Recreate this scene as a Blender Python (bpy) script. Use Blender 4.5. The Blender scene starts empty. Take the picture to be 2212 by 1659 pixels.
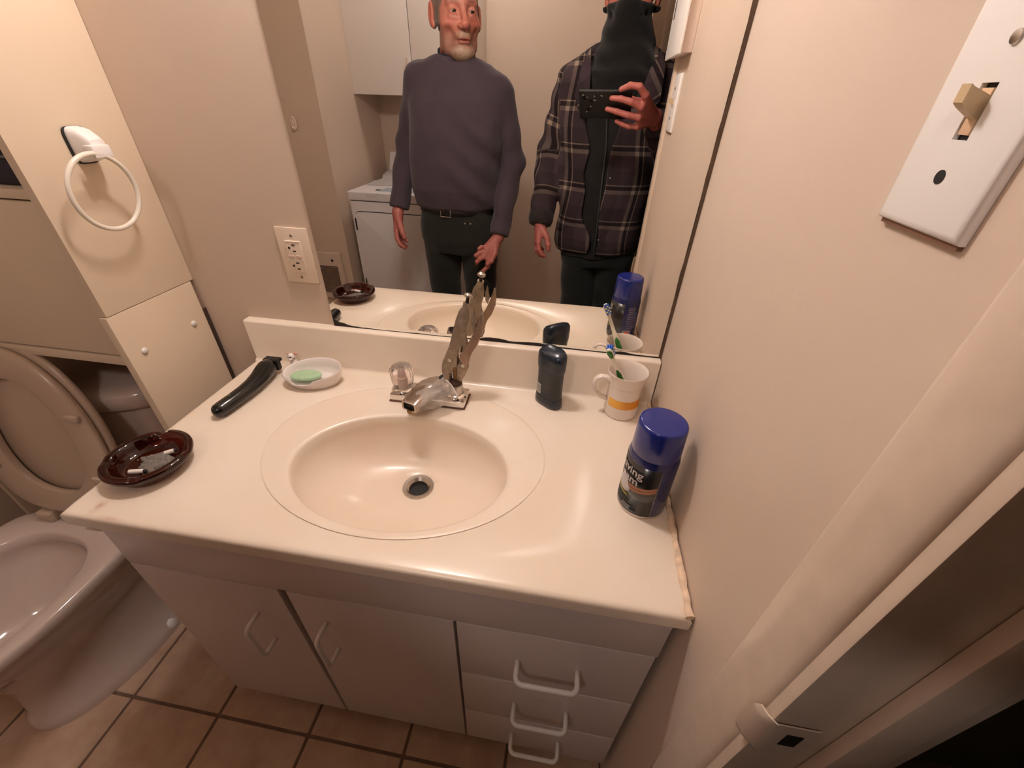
import bpy, bmesh, math, random
import numpy as np
from mathutils import Vector, Matrix

random.seed(4)
rng = np.random.default_rng(4)
PI = math.pi
SC = bpy.context.scene
COL = SC.collection

# ------------------------------------------------------------------ camera
# world: mirror wall is y = 0, right wall is x = 0, floor z = 0, room at y < 0
CAM = Vector((-0.2030, -0.7766, 1.3362))
YAW, PITCH, ROLL = 0.137075, -0.604543, -0.033270
ROT = (Matrix.Rotation(YAW, 3, 'Z') @ Matrix.Rotation(PITCH, 3, 'X') @ Matrix.Rotation(ROLL, 3, 'Y'))
cam_data = bpy.data.cameras.new('camera')
cam_data.sensor_fit = 'HORIZONTAL'
cam_data.sensor_width = 36.0
cam_data.lens = 891.606 / 2212 * 36.0
cam_data.clip_start = 0.002
cam_data.clip_end = 60
cam = bpy.data.objects.new('camera', cam_data)
COL.objects.link(cam)
cam.matrix_world = Matrix.Translation(CAM) @ (ROT @ Matrix.Rotation(PI / 2, 3, 'X')).to_4x4()
SC.camera = cam

# ------------------------------------------------------------------ world and exposure
SC.view_settings.view_transform = 'Standard'
SC.view_settings.look = 'None'
SC.view_settings.gamma = 1.0
SC.view_settings.use_curve_mapping = False
SC.view_settings.exposure = 0.0
world = bpy.data.worlds.new('world')
world.use_nodes = True
world.node_tree.nodes['Background'].inputs[0].default_value = (0.010, 0.008, 0.006, 1)
world.node_tree.nodes['Background'].inputs[1].default_value = 0.3
SC.world = world
BULB_STRENGTH = 212.0
BULB_COLOR = (1.0, 0.90, 0.87)
BULBS = [(-0.60, -0.120, 1.90), (-0.50, -0.120, 1.90)]
DOME_STRENGTH = 35.0                       # flush ceiling lamp over the middle of the room

# ------------------------------------------------------------------ helpers
BASE = {}


def srgb(r, g, b):
    f = lambda c: (c / 255 / 12.92) if c / 255 <= 0.04045 else ((c / 255 + 0.055) / 1.055) ** 2.4
    return (f(r), f(g), f(b), 1.0)


class NT:
    """small helper to write node trees"""
    def __init__(self, name):
        self.m = bpy.data.materials.new(name)
        self.m.use_nodes = True
        self.t = self.m.node_tree
        self.b = self.t.nodes['Principled BSDF']

    def n(self, typ, **kw):
        nd = self.t.nodes.new(typ)
        for k, v in kw.items():
            setattr(nd, k, v)
        return nd

    def link(self, a, b):
        self.t.links.new(a, b)

    def math(self, op, a, b=None, c=None):
        nd = self.n('ShaderNodeMath', operation=op)
        for i, v in enumerate((a, b, c)):
            if v is None:
                continue
            if isinstance(v, (int, float)):
                nd.inputs[i].default_value = v
            else:
                self.link(v, nd.inputs[i])
        return nd.outputs[0]

    def mix(self, fac, a, b):
        nd = self.n('ShaderNodeMix', data_type='RGBA')
        if isinstance(fac, (int, float)):
            nd.inputs[0].default_value = fac
        else:
            self.link(fac, nd.inputs[0])
        for i, v in ((6, a), (7, b)):
            if isinstance(v, tuple):
                nd.inputs[i].default_value = v
            else:
                self.link(v, nd.inputs[i])
        return nd.outputs[2]

    def coord(self, kind='Object'):
        return self.n('ShaderNodeTexCoord').outputs[kind]

    def noise(self, scale, detail=3.0, rough=0.55, vec=None):
        nd = self.n('ShaderNodeTexNoise')
        nd.inputs['Scale'].default_value = scale
        nd.inputs['Detail'].default_value = detail
        nd.inputs['Roughness'].default_value = rough
        self.link(vec if vec is not None else self.coord(), nd.inputs['Vector'])
        return nd.outputs[0]

    def ramp(self, fac, lo, hi):
        nd = self.n('ShaderNodeMapRange')
        nd.inputs[1].default_value = lo
        nd.inputs[2].default_value = hi
        self.link(fac, nd.inputs[0])
        return nd.outputs[0]

    def bump(self, h, strength, dist=0.002):
        nd = self.n('ShaderNodeBump')
        nd.inputs['Strength'].default_value = strength
        nd.inputs['Distance'].default_value = dist
        self.link(h, nd.inputs['Height'])
        self.link(nd.outputs[0], self.b.inputs['Normal'])

    def base(self, v):
        if isinstance(v, tuple):
            self.b.inputs['Base Color'].default_value = v
        else:
            self.link(v, self.b.inputs['Base Color'])


def mat(name, col, rough=0.5, metal=0.0, var=0.0, vscale=8.0, bump=0.0, bscale=200.0, spec=None, trans=0.0, ior=None,
        coat=0.0, emit=None, estr=0.0, sss=0.0, alpha=None):
    k = NT(name)
    b = k.b
    if var > 0:
        f = k.ramp(k.noise(vscale, 4), 0.3, 0.7)
        lo = tuple(c * (1 - var) for c in col[:3]) + (1.0,)
        hi = tuple(min(1, c * (1 + var)) for c in col[:3]) + (1.0,)
        k.base(k.mix(f, lo, hi))
    else:
        k.base(col)
    b.inputs['Roughness'].default_value = rough
    b.inputs['Metallic'].default_value = metal
    if spec is not None:
        b.inputs['Specular IOR Level'].default_value = spec
    if ior:
        b.inputs['IOR'].default_value = ior
    b.inputs['Transmission Weight'].default_value = trans
    b.inputs['Coat Weight'].default_value = coat
    b.inputs['Coat Roughness'].default_value = 0.08
    if sss:
        b.inputs['Subsurface Weight'].default_value = sss
        b.inputs['Subsurface Radius'].default_value = (0.012, 0.004, 0.002)
    if emit:
        b.inputs['Emission Color'].default_value = emit
        b.inputs['Emission Strength'].default_value = estr
    if alpha is not None:
        b.inputs['Alpha'].default_value = alpha
    if bump > 0:
        k.bump(k.noise(bscale, 2), bump)
    return k.m


def thing(name, label, cat, loc=(0, 0, 0), group=None):
    o = bpy.data.objects.new(name, None)
    o.empty_display_size = 0.02
    COL.objects.link(o)
    o.location = loc
    BASE[o.name] = Vector(loc)
    o['label'] = label
    o['category'] = cat
    if group:
        o['group'] = group
    return o


def base_of(o):
    return BASE.get(o.name, Vector((0, 0, 0)))


def link_mesh(name, me, m, parent=None, smooth=True, angle=38, kind=None, label=None, attach=None):
    """link a mesh whose vertices are in world space; children are moved into their parent's space"""
    o = bpy.data.objects.new(name, me)
    COL.objects.link(o)
    if m is not None:
        for mm in (m if isinstance(m, (list, tuple)) else [m]):
            me.materials.append(mm)
    if parent is not None:
        b = base_of(parent)
        me.transform(Matrix.Translation(-b))
        o.parent = parent
        BASE[o.name] = b
    else:
        n = len(me.vertices)
        co = np.empty(n * 3, np.float32)
        me.vertices.foreach_get('co', co)
        co = co.reshape(-1, 3)
        c = Vector(((co[:, 0].min() + co[:, 0].max()) / 2, (co[:, 1].min() + co[:, 1].max()) / 2, co[:, 2].min()))
        c = Vector([float(x) for x in c])
        me.transform(Matrix.Translation(-c))
        o.location = c
        BASE[o.name] = c
    if smooth:
        me.polygons.foreach_set('use_smooth', [True] * len(me.polygons))
        if angle < 180:
            me.set_sharp_from_angle(angle=math.radians(angle))
    if kind:
        o['kind'] = kind
    if label:
        o['label'] = label
    return o


class G:
    """collects shapes into one bmesh, world coordinates"""
    def __init__(self):
        self.bm = bmesh.new()

    def box(self, lo, hi, bev=0.0, seg=2, M=None):
        lo, hi = Vector(lo), Vector(hi)
        r = bmesh.ops.create_cube(self.bm, size=1.0)
        vs = r['verts']
        for v in vs:
            v.co = Vector((lo[i] + (v.co[i] + 0.5) * (hi[i] - lo[i]) for i in range(3)))
        if bev > 0:
            es = list({e for v in vs for e in v.link_edges})
            rr = bmesh.ops.bevel(self.bm, geom=es, offset=bev, segments=seg, profile=0.6, affect='EDGES')
            vs = rr['verts']
        if M is not None:
            for v in {v for v in vs}:
                v.co = M @ v.co
        return self

    def loft(self, rings, cap0=True, cap1=True, close=True):
        R = [[self.bm.verts.new(p) for p in ring] for ring in rings]
        n = len(R[0])
        for a, b in zip(R[:-1], R[1:]):
            for i in range(n if close else n - 1):
                j = (i + 1) % n
                try:
                    self.bm.faces.new((a[i], a[j], b[j], b[i]))
                except ValueError:
                    pass
        for flag, ring, rev in ((cap0, R[0], True), (cap1, R[-1], False)):
            if flag and len(ring) > 2:
                try:
                    self.bm.faces.new(list(reversed(ring)) if rev else ring)
                except ValueError:
                    pass
        return self

    def lathe(self, c, prof, n=32, axis='Z', cap0=True, cap1=True, M=None):
        """prof: list of (radius, height)"""
        rings = []
        for r, h in prof:
            ring = []
            for i in range(n):
                a = 2 * PI * i / n
                p = Vector((r * math.cos(a), r * math.sin(a), h))
                if axis == 'Y':
                    p = Vector((p.x, -p.z, p.y))
                elif axis == 'X':
                    p = Vector((-p.z, p.x, p.y)) if False else Vector((p.z, p.x, p.y))
                if M is not None:
                    p = M @ p
                ring.append(p + Vector(c))
            rings.append(ring)
        return self.loft(rings, cap0, cap1)

    def tube(self, path, r, n=10, closed=False, caps=True, flat=None):
        """path: points; r: radius or list; flat: (a, b) scale of the two section axes"""
        P = [Vector(p) for p in path]
        m = len(P)
        R = [r] * m if isinstance(r, (int, float)) else list(r)
        up = Vector((0, 0, 1))
        rings = []
        prev = None
        for i in range(m):
            if closed:
                t = P[(i + 1) % m] - P[i - 1]
            else:
                t = P[min(i + 1, m - 1)] - P[max(i - 1, 0)]
            t.normalize()
            if prev is None:
                u = up.cross(t)
                if u.length < 1e-3:
                    u = Vector((1, 0, 0)).cross(t)
            else:
                u = prev - t * prev.dot(t)
            u.normalize()
            w = t.cross(u)
            prev = u
            fa, fb = flat if flat else (1, 1)
            rings.append([P[i] + (u * math.cos(2 * PI * k / n) * fa + w * math.sin(2 * PI * k / n) * fb) * R[i] for k in range(n)])
        if closed:
            rings.append(rings[0])
            V = [[self.bm.verts.new(p) for p in ring] for ring in rings[:-1]]
            for i in range(m):
                a, b = V[i], V[(i + 1) % m]
                for k in range(n):
                    kk = (k + 1) % n
                    self.bm.faces.new((a[k], a[kk], b[kk], b[k]))
            return self
        return self.loft(rings, caps, caps)

    def prism(self, poly, f, d0, d1, bev=0.0):
        """poly: 2-D points; f(u, v, d) -> 3-D point"""
        a = [Vector(f(u, v, d0)) for u, v in poly]
        b = [Vector(f(u, v, d1)) for u, v in poly]
        n = len(poly)
        va = [self.bm.verts.new(p) for p in a]
        vb = [self.bm.verts.new(p) for p in b]
        fs = [self.bm.faces.new(list(reversed(va))), self.bm.faces.new(vb)]
        for i in range(n):
            j = (i + 1) % n
            self.bm.faces.new((va[i], va[j], vb[j], vb[i]))
        if bev > 0:
            es = [e for e in fs[1].edges] + [e for e in fs[0].edges]
            bmesh.ops.bevel(self.bm, geom=es, offset=bev, segments=2, profile=0.6, affect='EDGES')
        return self

    def ball(self, c, r, n=16, sq=(1, 1, 1)):
        rr = bmesh.ops.create_uvsphere(self.bm, u_segments=n, v_segments=max(6, n // 2), radius=1.0)
        for v in rr['verts']:
            v.co = Vector((c[0] + v.co.x * r * sq[0], c[1] + v.co.y * r * sq[1], c[2] + v.co.z * r * sq[2]))
        return self

    def done(self, name, m, parent=None, smooth=True, angle=38, kind=None, label=None, recalc=True):
        if recalc:
            bmesh.ops.recalc_face_normals(self.bm, faces=self.bm.faces[:])
        me = bpy.data.meshes.new(name)
        self.bm.to_mesh(me)
        self.bm.free()
        return link_mesh(name, me, m, parent, smooth, angle, kind, label)


def tag(o, label, cat, group=None):
    o['label'] = label
    o['category'] = cat
    if group:
        o['group'] = group
    return o


# ------------------------------------------------------------------ signed distance modelling (bodies and clothes)
def smin(a, b, k):
    h = np.clip(0.5 + 0.5 * (b - a) / k, 0, 1)
    return b + (a - b) * h - k * h * (1 - h)


def smax(a, b, k):
    return -smin(-a, -b, k)


def s_cap(P, a, b, ra, rb=None, sc=None):
    rb = ra if rb is None else rb
    a = np.array(a, np.float32); b = np.array(b, np.float32)
    Q = P
    if sc is not None:
        sc = np.array(sc, np.float32); Q = P / sc; a = a / sc; b = b / sc
    ba = b - a
    t = np.clip(((Q - a) @ ba) / max(float(ba @ ba), 1e-9), 0, 1)
    d = np.linalg.norm(Q - a - t[:, None] * ba, axis=1) - (ra + t * (rb - ra))
    return d * (float(min(sc)) if sc is not None else 1.0)


def s_ell(P, c, r, R=None):
    Q = P - np.array(c, np.float32)
    if R is not None:
        Q = Q @ np.array(R, np.float32)
    r = np.array(r, np.float32)
    k0 = np.linalg.norm(Q / r, axis=1); k1 = np.linalg.norm(Q / (r * r), axis=1)
    return k0 * (k0 - 1) / np.maximum(k1, 1e-6)


def s_stack(P, rows, e=2.3):
    """rows: (z, cx, cy, half width, half depth), body of stacked rounded sections"""
    A = np.array(rows, np.float32); A = A[A[:, 0].argsort()]
    z = P[:, 2]; zc = np.clip(z, A[0, 0], A[-1, 0])
    cx, cy, a, b = (np.interp(zc, A[:, 0], A[:, i]) for i in (1, 2, 3, 4))
    q = (np.abs((P[:, 0] - cx) / a) ** e + np.abs((P[:, 1] - cy) / b) ** e) ** (1 / e)
    d = (q - 1) * np.minimum(a, b)
    dz = np.maximum(A[0, 0] - z, z - A[-1, 0])
    return smax(d, dz, 0.012)


def s_box(P, c, h, r=0.0, R=None):
    Q = P - np.array(c, np.float32)
    if R is not None:
        Q = Q @ np.array(R, np.float32)
    q = np.abs(Q) - (np.array(h, np.float32) - r)
    return np.linalg.norm(np.maximum(q, 0), axis=1) + np.minimum(q.max(1), 0) - r


def surface(f, lo, hi, h, proj=2):
    """surface-nets mesh of f = 0"""
    lo = np.array(lo, np.float32); hi = np.array(hi, np.float32)
    n = np.ceil((hi - lo) / h).astype(int) + 1
    ax = [lo[i] + np.arange(n[i], dtype=np.float32) * h for i in range(3)]
    F = np.empty(n, np.float32)
    yz = np.stack(np.meshgrid(ax[1], ax[2], indexing='ij'), -1).reshape(-1, 2)
    step = max(1, 400000 // len(yz))
    for i in range(0, n[0], step):
        xs = ax[0][i:i + step]
        P = np.empty((len(xs), len(yz), 3), np.float32)
        P[:, :, 0] = xs[:, None]; P[:, :, 1:] = yz[None]
        F[i:i + step] = f(P.reshape(-1, 3)).reshape(len(xs), n[1], n[2])
    S = F < 0
    c = [n[i] - 1 for i in range(3)]
    cnt = np.zeros(c, np.uint8); acc = np.zeros(tuple(c) + (3,), np.float32)
    sl = lambda i, o: slice(o, o + c[i])
    for axis in range(3):
        o1, o2 = [k for k in range(3) if k != axis]
        for p in (0, 1):
            for q in (0, 1):
                a = [0, 0, 0]; a[o1] = p; a[o2] = q
                b = list(a); b[axis] = 1
                ia = tuple(sl(k, a[k]) for k in range(3)); ib = tuple(sl(k, b[k]) for k in range(3))
                m = S[ia] != S[ib]
                fa, fb = F[ia][m], F[ib][m]
                t = fa / (fa - fb)
                pt = np.zeros((len(t), 3), np.float32)
                pt[:, axis] = t; pt[:, o1] = p; pt[:, o2] = q
                acc[m] += pt; cnt[m] += 1
    act = cnt > 0
    idx = -np.ones(c, np.int64); idx[act] = np.arange(act.sum())
    cell = np.argwhere(act)
    V = lo + (cell + acc[act] / cnt[act][:, None]) * h
    quads = []
    for axis in range(3):
        o1, o2 = [k for k in range(3) if k != axis]
        ia = [slice(1, c[0]), slice(1, c[1]), slice(1, c[2])]; ia[axis] = slice(0, c[axis])
        ib = list(ia); ib[axis] = slice(1, c[axis] + 1)
        sa, sb = S[tuple(ia)], S[tuple(ib)]
        m = np.argwhere(sa != sb)
        if not len(m):
            continue
        off = np.ones(3, int); off[axis] = 0
        g = m + off
        flip = sa[tuple(m.T)]
        def at(d1, d2):
            q = g.copy(); q[:, o1] -= d1; q[:, o2] -= d2
            return idx[tuple(q.T)]
        Q = np.stack([at(1, 1), at(0, 1), at(0, 0), at(1, 0)], 1)
        rev = flip if axis != 1 else ~flip
        Q[~rev] = Q[~rev][:, ::-1]
        quads.append(Q)
    Q = np.concatenate(quads)
    Q = Q[(Q >= 0).all(1)]
    e = h * 0.3
    for _ in range(proj):
        d = f(V)
        gr = np.stack([f(V + np.eye(3, dtype=np.float32)[i] * e) - f(V - np.eye(3, dtype=np.float32)[i] * e) for i in range(3)], 1) / (2 * e)
        V = V - np.clip(d / np.maximum((gr * gr).sum(1), 0.2), -h * .5, h * .5)[:, None] * gr
    return V.astype(np.float64), Q


def mesh_np(name, V, Q, attrs=None, col=None):
    me = bpy.data.meshes.new(name)
    me.vertices.add(len(V)); me.vertices.foreach_set('co', np.asarray(V, np.float32).ravel())
    me.loops.add(len(Q) * 4); me.loops.foreach_set('vertex_index', np.asarray(Q, np.int32).ravel())
    me.polygons.add(len(Q)); me.polygons.foreach_set('loop_start', np.arange(len(Q), dtype=np.int32) * 4)
    me.update(calc_edges=True); me.validate()
    for k, v in (attrs or {}).items():
        a = me.attributes.new(k, 'FLOAT', 'POINT'); a.data.foreach_set('value', np.asarray(v, np.float32))
    if col is not None:
        a = me.color_attributes.new('Col', 'FLOAT_COLOR', 'POINT')
        a.data.foreach_set('color', np.c_[col, np.ones(len(col))].astype(np.float32).ravel())
    return me


def join_np(parts):
    V, Q, n = [], [], 0
    for v, q in parts:
        V.append(v); Q.append(q + n); n += len(v)
    return np.concatenate(V), np.concatenate(Q)
# ------------------------------------------------------------------ materials of the room
def wall_material(name, col, strength=0.10):
    k = NT(name)
    co = k.coord()
    f = k.ramp(k.noise(2.3, 5, 0.6, co), 0.35, 0.7)
    c = k.mix(f, col, tuple(x * 0.95 for x in col[:3]) + (1,))
    sp = k.n('ShaderNodeTexVoronoi')
    sp.inputs['Scale'].default_value = 9.0
    k.link(co, sp.inputs['Vector'])
    d = k.math('LESS_THAN', sp.outputs['Distance'], 0.012)
    c = k.mix(k.math('MULTIPLY', d, 0.55), c, srgb(120, 90, 70))
    k.base(c)
    k.b.inputs['Roughness'].default_value = 0.55
    k.b.inputs['Specular IOR Level'].default_value = 0.3
    k.bump(k.noise(70, 3, 0.55, co), strength, 0.004)
    return k.m


M_WALL = wall_material('painted_wall', srgb(214, 194, 175))
M_CEIL = mat('ceiling_paint', srgb(208, 190, 170), 0.8)
M_TRIM = mat('trim_paint', srgb(214, 194, 174), 0.35, var=0.05, vscale=30)
M_HALL = mat('hallway_paint', srgb(96, 92, 60), 0.8)
M_MELA = mat('cream_melamine', srgb(228, 208, 182), 0.42, var=0.03, vscale=3)
M_WHITE = mat('white_paint', srgb(236, 229, 222), 0.4)
M_WPLAS = mat('white_plastic', srgb(238, 233, 228), 0.32)
M_IVORY = mat('ivory_plastic', srgb(205, 180, 140), 0.35)
M_BLACK = mat('black_gap', srgb(10, 8, 7), 0.6)
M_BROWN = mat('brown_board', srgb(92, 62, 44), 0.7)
M_STEEL = mat('steel', srgb(200, 192, 182), 0.28, metal=1.0)
M_CHROME = mat('chrome', srgb(225, 222, 218), 0.07, metal=1.0)


def tile_material():
    k = NT('floor_tile')
    co = k.coord()
    info = k.n('ShaderNodeObjectInfo')
    ad = k.n('ShaderNodeVectorMath', operation='ADD')
    k.link(co, ad.inputs[0])
    sc = k.n('ShaderNodeVectorMath', operation='SCALE')
    cmb = k.n('ShaderNodeCombineXYZ')
    k.link(info.outputs['Random'], cmb.inputs[0]); k.link(info.outputs['Random'], cmb.inputs[1])
    k.link(cmb.outputs[0], sc.inputs[0]); sc.inputs['Scale'].default_value = 37
    k.link(sc.outputs[0], ad.inputs[1])
    f = k.ramp(k.noise(7, 5, 0.6, ad.outputs[0]), 0.32, 0.68)
    g = k.ramp(k.noise(38, 4, 0.6, ad.outputs[0]), 0.3, 0.7)
    c = k.mix(f, srgb(186, 148, 122), srgb(214, 186, 160))
    c = k.mix(k.math('MULTIPLY', g, 0.35), c, srgb(170, 138, 116))
    k.base(c)
    k.b.inputs['Roughness'].default_value = 0.5
    k.bump(k.noise(60, 3, 0.5, ad.outputs[0]), 0.12, 0.002)
    return k.m


M_TILE = tile_material()
M_GROUT = mat('grout', srgb(120, 96, 80), 0.9, var=0.15, vscale=40, bump=0.2, bscale=300)


def struct(o):
    o['kind'] = 'structure'
    return o


# floor: bed of grout with one raised tile per cell
XL, YB = -1.80, -2.16
floor = struct(G().box((XL, YB - 0.1, -0.05), (1.12, 0.1, -0.004)).done('floor', M_GROUT))
tile_me = {}
TS = 0.25
for i in range(9):
    for j in range(9):
        x0 = -1.98 + TS * i; y1 = -0.002 - TS * j
        xa, xb = max(x0, XL + 0.01), min(x0 + TS, 0.0)
        ya, yb = max(y1 - TS, YB), y1
        w, d = xb - xa - 0.007, yb - ya - 0.007
        if w < 0.02 or d < 0.02:
            continue
        key = (round(w, 3), round(d, 3))
        if key not in tile_me:
            g = G().box((-w / 2, -d / 2, 0), (w / 2, d / 2, 0.008), 0.0018, 1)
            me = bpy.data.meshes.new('tile'); g.bm.to_mesh(me); g.bm.free()
            me.materials.append(M_TILE)
            tile_me[key] = me
        t = bpy.data.objects.new('tile', tile_me[key])
        COL.objects.link(t)
        t.parent = floor
        t.location = Vector(((xa + xb) / 2, (ya + yb) / 2, -0.008)) - base_of(floor)

H = 2.42
# mirror wall, back wall, right wall with the doorway, left walls
struct(G().box((XL - 0.1, 0.0, 0), (1.12, 0.1, H)).done('wall_front', M_WALL, smooth=False))
struct(G().box((-1.6, YB - 0.1, 0), (1.12, YB, H)).done('wall_back', M_WALL, smooth=False))
DY0, DY1, DZ = -0.607, -1.47, 2.06
g = G()
g.box((0, DY0, 0), (0.115, 0.0, H)).box((0, YB, 0), (0.115, DY1, H)).box((0, DY1, DZ), (0.115, DY0, H))
struct(g.done('wall_right', M_WALL, smooth=False))
g = G()
g.box((XL - 0.1, -1.47, 0), (XL, 0.0, H)).box((XL - 0.1, YB - 0.1, 0), (-1.5, -1.47, H))
struct(g.done('wall_left', M_WALL, smooth=False))
struct(G().box((XL - 0.1, YB - 0.1, H), (1.12, 0.1, H + 0.06)).done('ceiling', M_CEIL, smooth=False))
g = G().box((1.05, YB, 0), (1.12, 0.0, H))
struct(g.done('wall_hallway', M_HALL, smooth=False))
g = G().box((0.115, -0.30, 0), (1.05, -0.22, H)).box((0.1151, YB, 0), (0.121, DY1, H)).box((0.1151, DY0 + 0.07, 0), (0.121, -0.22, H))
struct(g.done('wall_hallway_end', M_HALL, smooth=False))

# doorway: painted jamb, stop, casing and strike plate
door = struct(thing('door_1', '', '', (0.05, -1.04, 0)))
del door['label']; del door['category']
G().box((0.0, -0.622, 0), (0.116, -0.606, DZ), 0.0012).done('jamb', M_TRIM, door)
G().box((0.0, -1.472, 0), (0.116, -1.456, DZ), 0.0012).done('jamb', M_TRIM, door)
G().box((0.0, -1.456, DZ - 0.016), (0.116, -0.622, DZ), 0.0012).done('jamb', M_TRIM, door)
G().box((0.052, -0.634, 0), (0.086, -0.622, DZ - 0.016), 0.004).done('door_stop', M_TRIM, door)
G().box((0.052, -1.456, 0), (0.086, -1.444, DZ - 0.016), 0.004).done('door_stop', M_TRIM, door)


def casing(y0, sgn, z0, z1):
    # profile across the board: outer edge first, rounds over towards the jamb
    prof = [(-0.0003, 0.0), (-0.0030, 0.004), (-0.0062, 0.0085), (-0.0056, 0.022), (-0.0046, 0.038), (-0.0036, 0.050),
            (-0.0018, 0.0545), (0.0010, 0.0572), (0.004, 0.0578), (0.004, 0.0)]
    r0 = [(x, y0 + sgn * d, z0) for x, d in prof]
    r1 = [(x, y0 + sgn * d, z1) for x, d in prof]
    G().loft([r0, r1]).done('casing', M_TRIM, door, angle=60)


casing(-0.5555, -1, 0, DZ + 0.05)
casing(-1.5255, 1, 0, DZ + 0.05)
G().box((-0.0072, -1.52, DZ + 0.004), (0.001, -0.56, DZ + 0.056), 0.002).done('casing', M_TRIM, door)
# strike plate with a curved lip around the jamb edge and a latch hole
g = G()
zs0, zs1 = 0.868, 0.925
prof = [(0.036, -0.6238), (0.012, -0.6238), (0.003, -0.6236), (-0.001, -0.6215), (-0.0060, -0.6165), (-0.0090, -0.6100),
        (-0.0102, -0.6101), (-0.0073, -0.6173), (-0.002, -0.6228), (0.003, -0.6250), (0.012, -0.6250), (0.036, -0.6250)]
rows = []
for z, cut in ((zs0, 0.006), (zs0 + 0.004, 0.001), (zs0 + 0.008, 0), (zs1 - 0.008, 0), (zs1 - 0.004, 0.001), (zs1, 0.004)):
    rows.append([(x + (cut if x < 0 else 0), y - (cut * .5 if x < 0 else 0), z) for x, y in prof])
g.loft(rows)
sp = g.done('strike_plate', M_TRIM, door, angle=60)
G().box((0.0155, -0.6256, 0.888), (0.0285, -0.6240, 0.910)).done('latch_hole', M_BLACK, door)

# ------------------------------------------------------------------ vanity light above the mirror (lights the room)
lt = thing('vanity_light', 'two-bulb vanity light on the wall above the mirror', 'light', (-0.55, 0.0, 1.93))
M_BULB = mat('lit_bulb', (1, 0.85, 0.65, 1), 0.4, emit=BULB_COLOR + (1,), estr=BULB_STRENGTH)
G().box((-0.70, -0.028, 1.93), (-0.40, 0.0, 2.03), 0.008).done('backplate', M_CHROME, lt)
for bx, by, bz in BULBS:
    G().tube([(bx, -0.02, bz + 0.075), (bx, by + 0.02, bz + 0.075), (bx, by, bz + 0.068), (bx, by, bz + 0.05)], 0.007, 10).done('arm', M_CHROME, lt)
    G().lathe((bx, by, bz + 0.030), [(0.012, 0), (0.016, 0.008), (0.016, 0.03), (0.01, 0.034)], 18).done('socket', M_WPLAS, lt)
    G().ball((bx, by, bz), 0.034, 20).done('bulb', M_BULB, lt, angle=180)

cl = thing('ceiling_dome', 'round white flush ceiling lamp over the middle of the room', 'light', (-0.75, -1.66, H - 0.08))
G().lathe((-0.75, -1.66, H - 0.03), [(0.15, 0.03), (0.15, 0.0), (0.135, -0.006)], 36).done('rim', M_CHROME, cl)
G().lathe((-0.75, -1.66, H - 0.036), [(0.134, 0.0), (0.125, -0.018), (0.09, -0.036), (0.04, -0.044), (0.004, -0.045)], 36).done('diffuser', mat('lit_diffuser', (1, 0.9, 0.8, 1), 0.4, emit=BULB_COLOR + (1,), estr=DOME_STRENGTH), cl, angle=180)

# ------------------------------------------------------------------ mirror
mir = thing('mirror', 'large frameless wall mirror with black worn lower edge above the sink', 'mirror', (-0.36, 0, 0.903))
M_MIRROR = mat('mirror_silver', (0.93, 0.92, 0.88, 1), 0.0, metal=1.0)
G().box((-0.7195, -0.004, 0.9032), (-0.0065, -0.0005, 1.78)).done('glass', M_MIRROR, mir, smooth=False)
M_TARN = mat('tarnished_edge', srgb(40, 30, 24), 0.7, var=0.3, vscale=60)
up = [(-0.719, 0.919), (-0.7125, 0.9175), (-0.708, 0.9135), (-0.700, 0.9125), (-0.694, 0.9115), (-0.687, 0.9085), (-0.678, 0.9068), (-0.667, 0.9062),
      (-0.655, 0.9050), (-0.640, 0.9056), (-0.625, 0.9044), (-0.60, 0.9042), (-0.575, 0.9046), (-0.55, 0.9040), (-0.525, 0.9052), (-0.50, 0.9042),
      (-0.47, 0.9044), (-0.44, 0.9046), (-0.41, 0.9050), (-0.395, 0.9066), (-0.384, 0.9072), (-0.372, 0.9112), (-0.36, 0.9122), (-0.34, 0.9116),
      (-0.330, 0.9106), (-0.320, 0.9080), (-0.308, 0.9076), (-0.295, 0.9084), (-0.275, 0.9100), (-0.255, 0.9108), (-0.235, 0.9080), (-0.205, 0.9060),
      (-0.17, 0.9056), (-0.13, 0.9050), (-0.105, 0.9055), (-0.096, 0.9080), (-0.084, 0.9098), (-0.073, 0.9095), (-0.064, 0.9072), (-0.05, 0.9062),
      (-0.03, 0.9058), (-0.0066, 0.9060)]
poly = [(-0.719, 0.9033), (-0.0066, 0.9033)] + up[::-1]
G().prism(poly, lambda u, v, d: (u, d, v), -0.0040, -0.0046).done('tarnished_edge', M_TARN, mir, smooth=False, label='black flaking strip along the bottom edge')
# dark uneven gap between mirror and right wall
r0, r1 = [], []
zz = np.linspace(0.9033, 1.78, 40)
poly = [(-0.0062 - 0.0009 * math.sin(z * 31) - 0.0006 * math.sin(z * 83), z) for z in zz] + [(-0.0004, z) for z in zz[::-1]]
G().prism(poly, lambda u, v, d: (u, d, v), -0.0010, -0.0048).done('corner_gap', mat('corner_caulk', srgb(96, 76, 60), 0.8, var=0.3, vscale=25), mir, smooth=False, label='dark caulk line in the corner')

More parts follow.
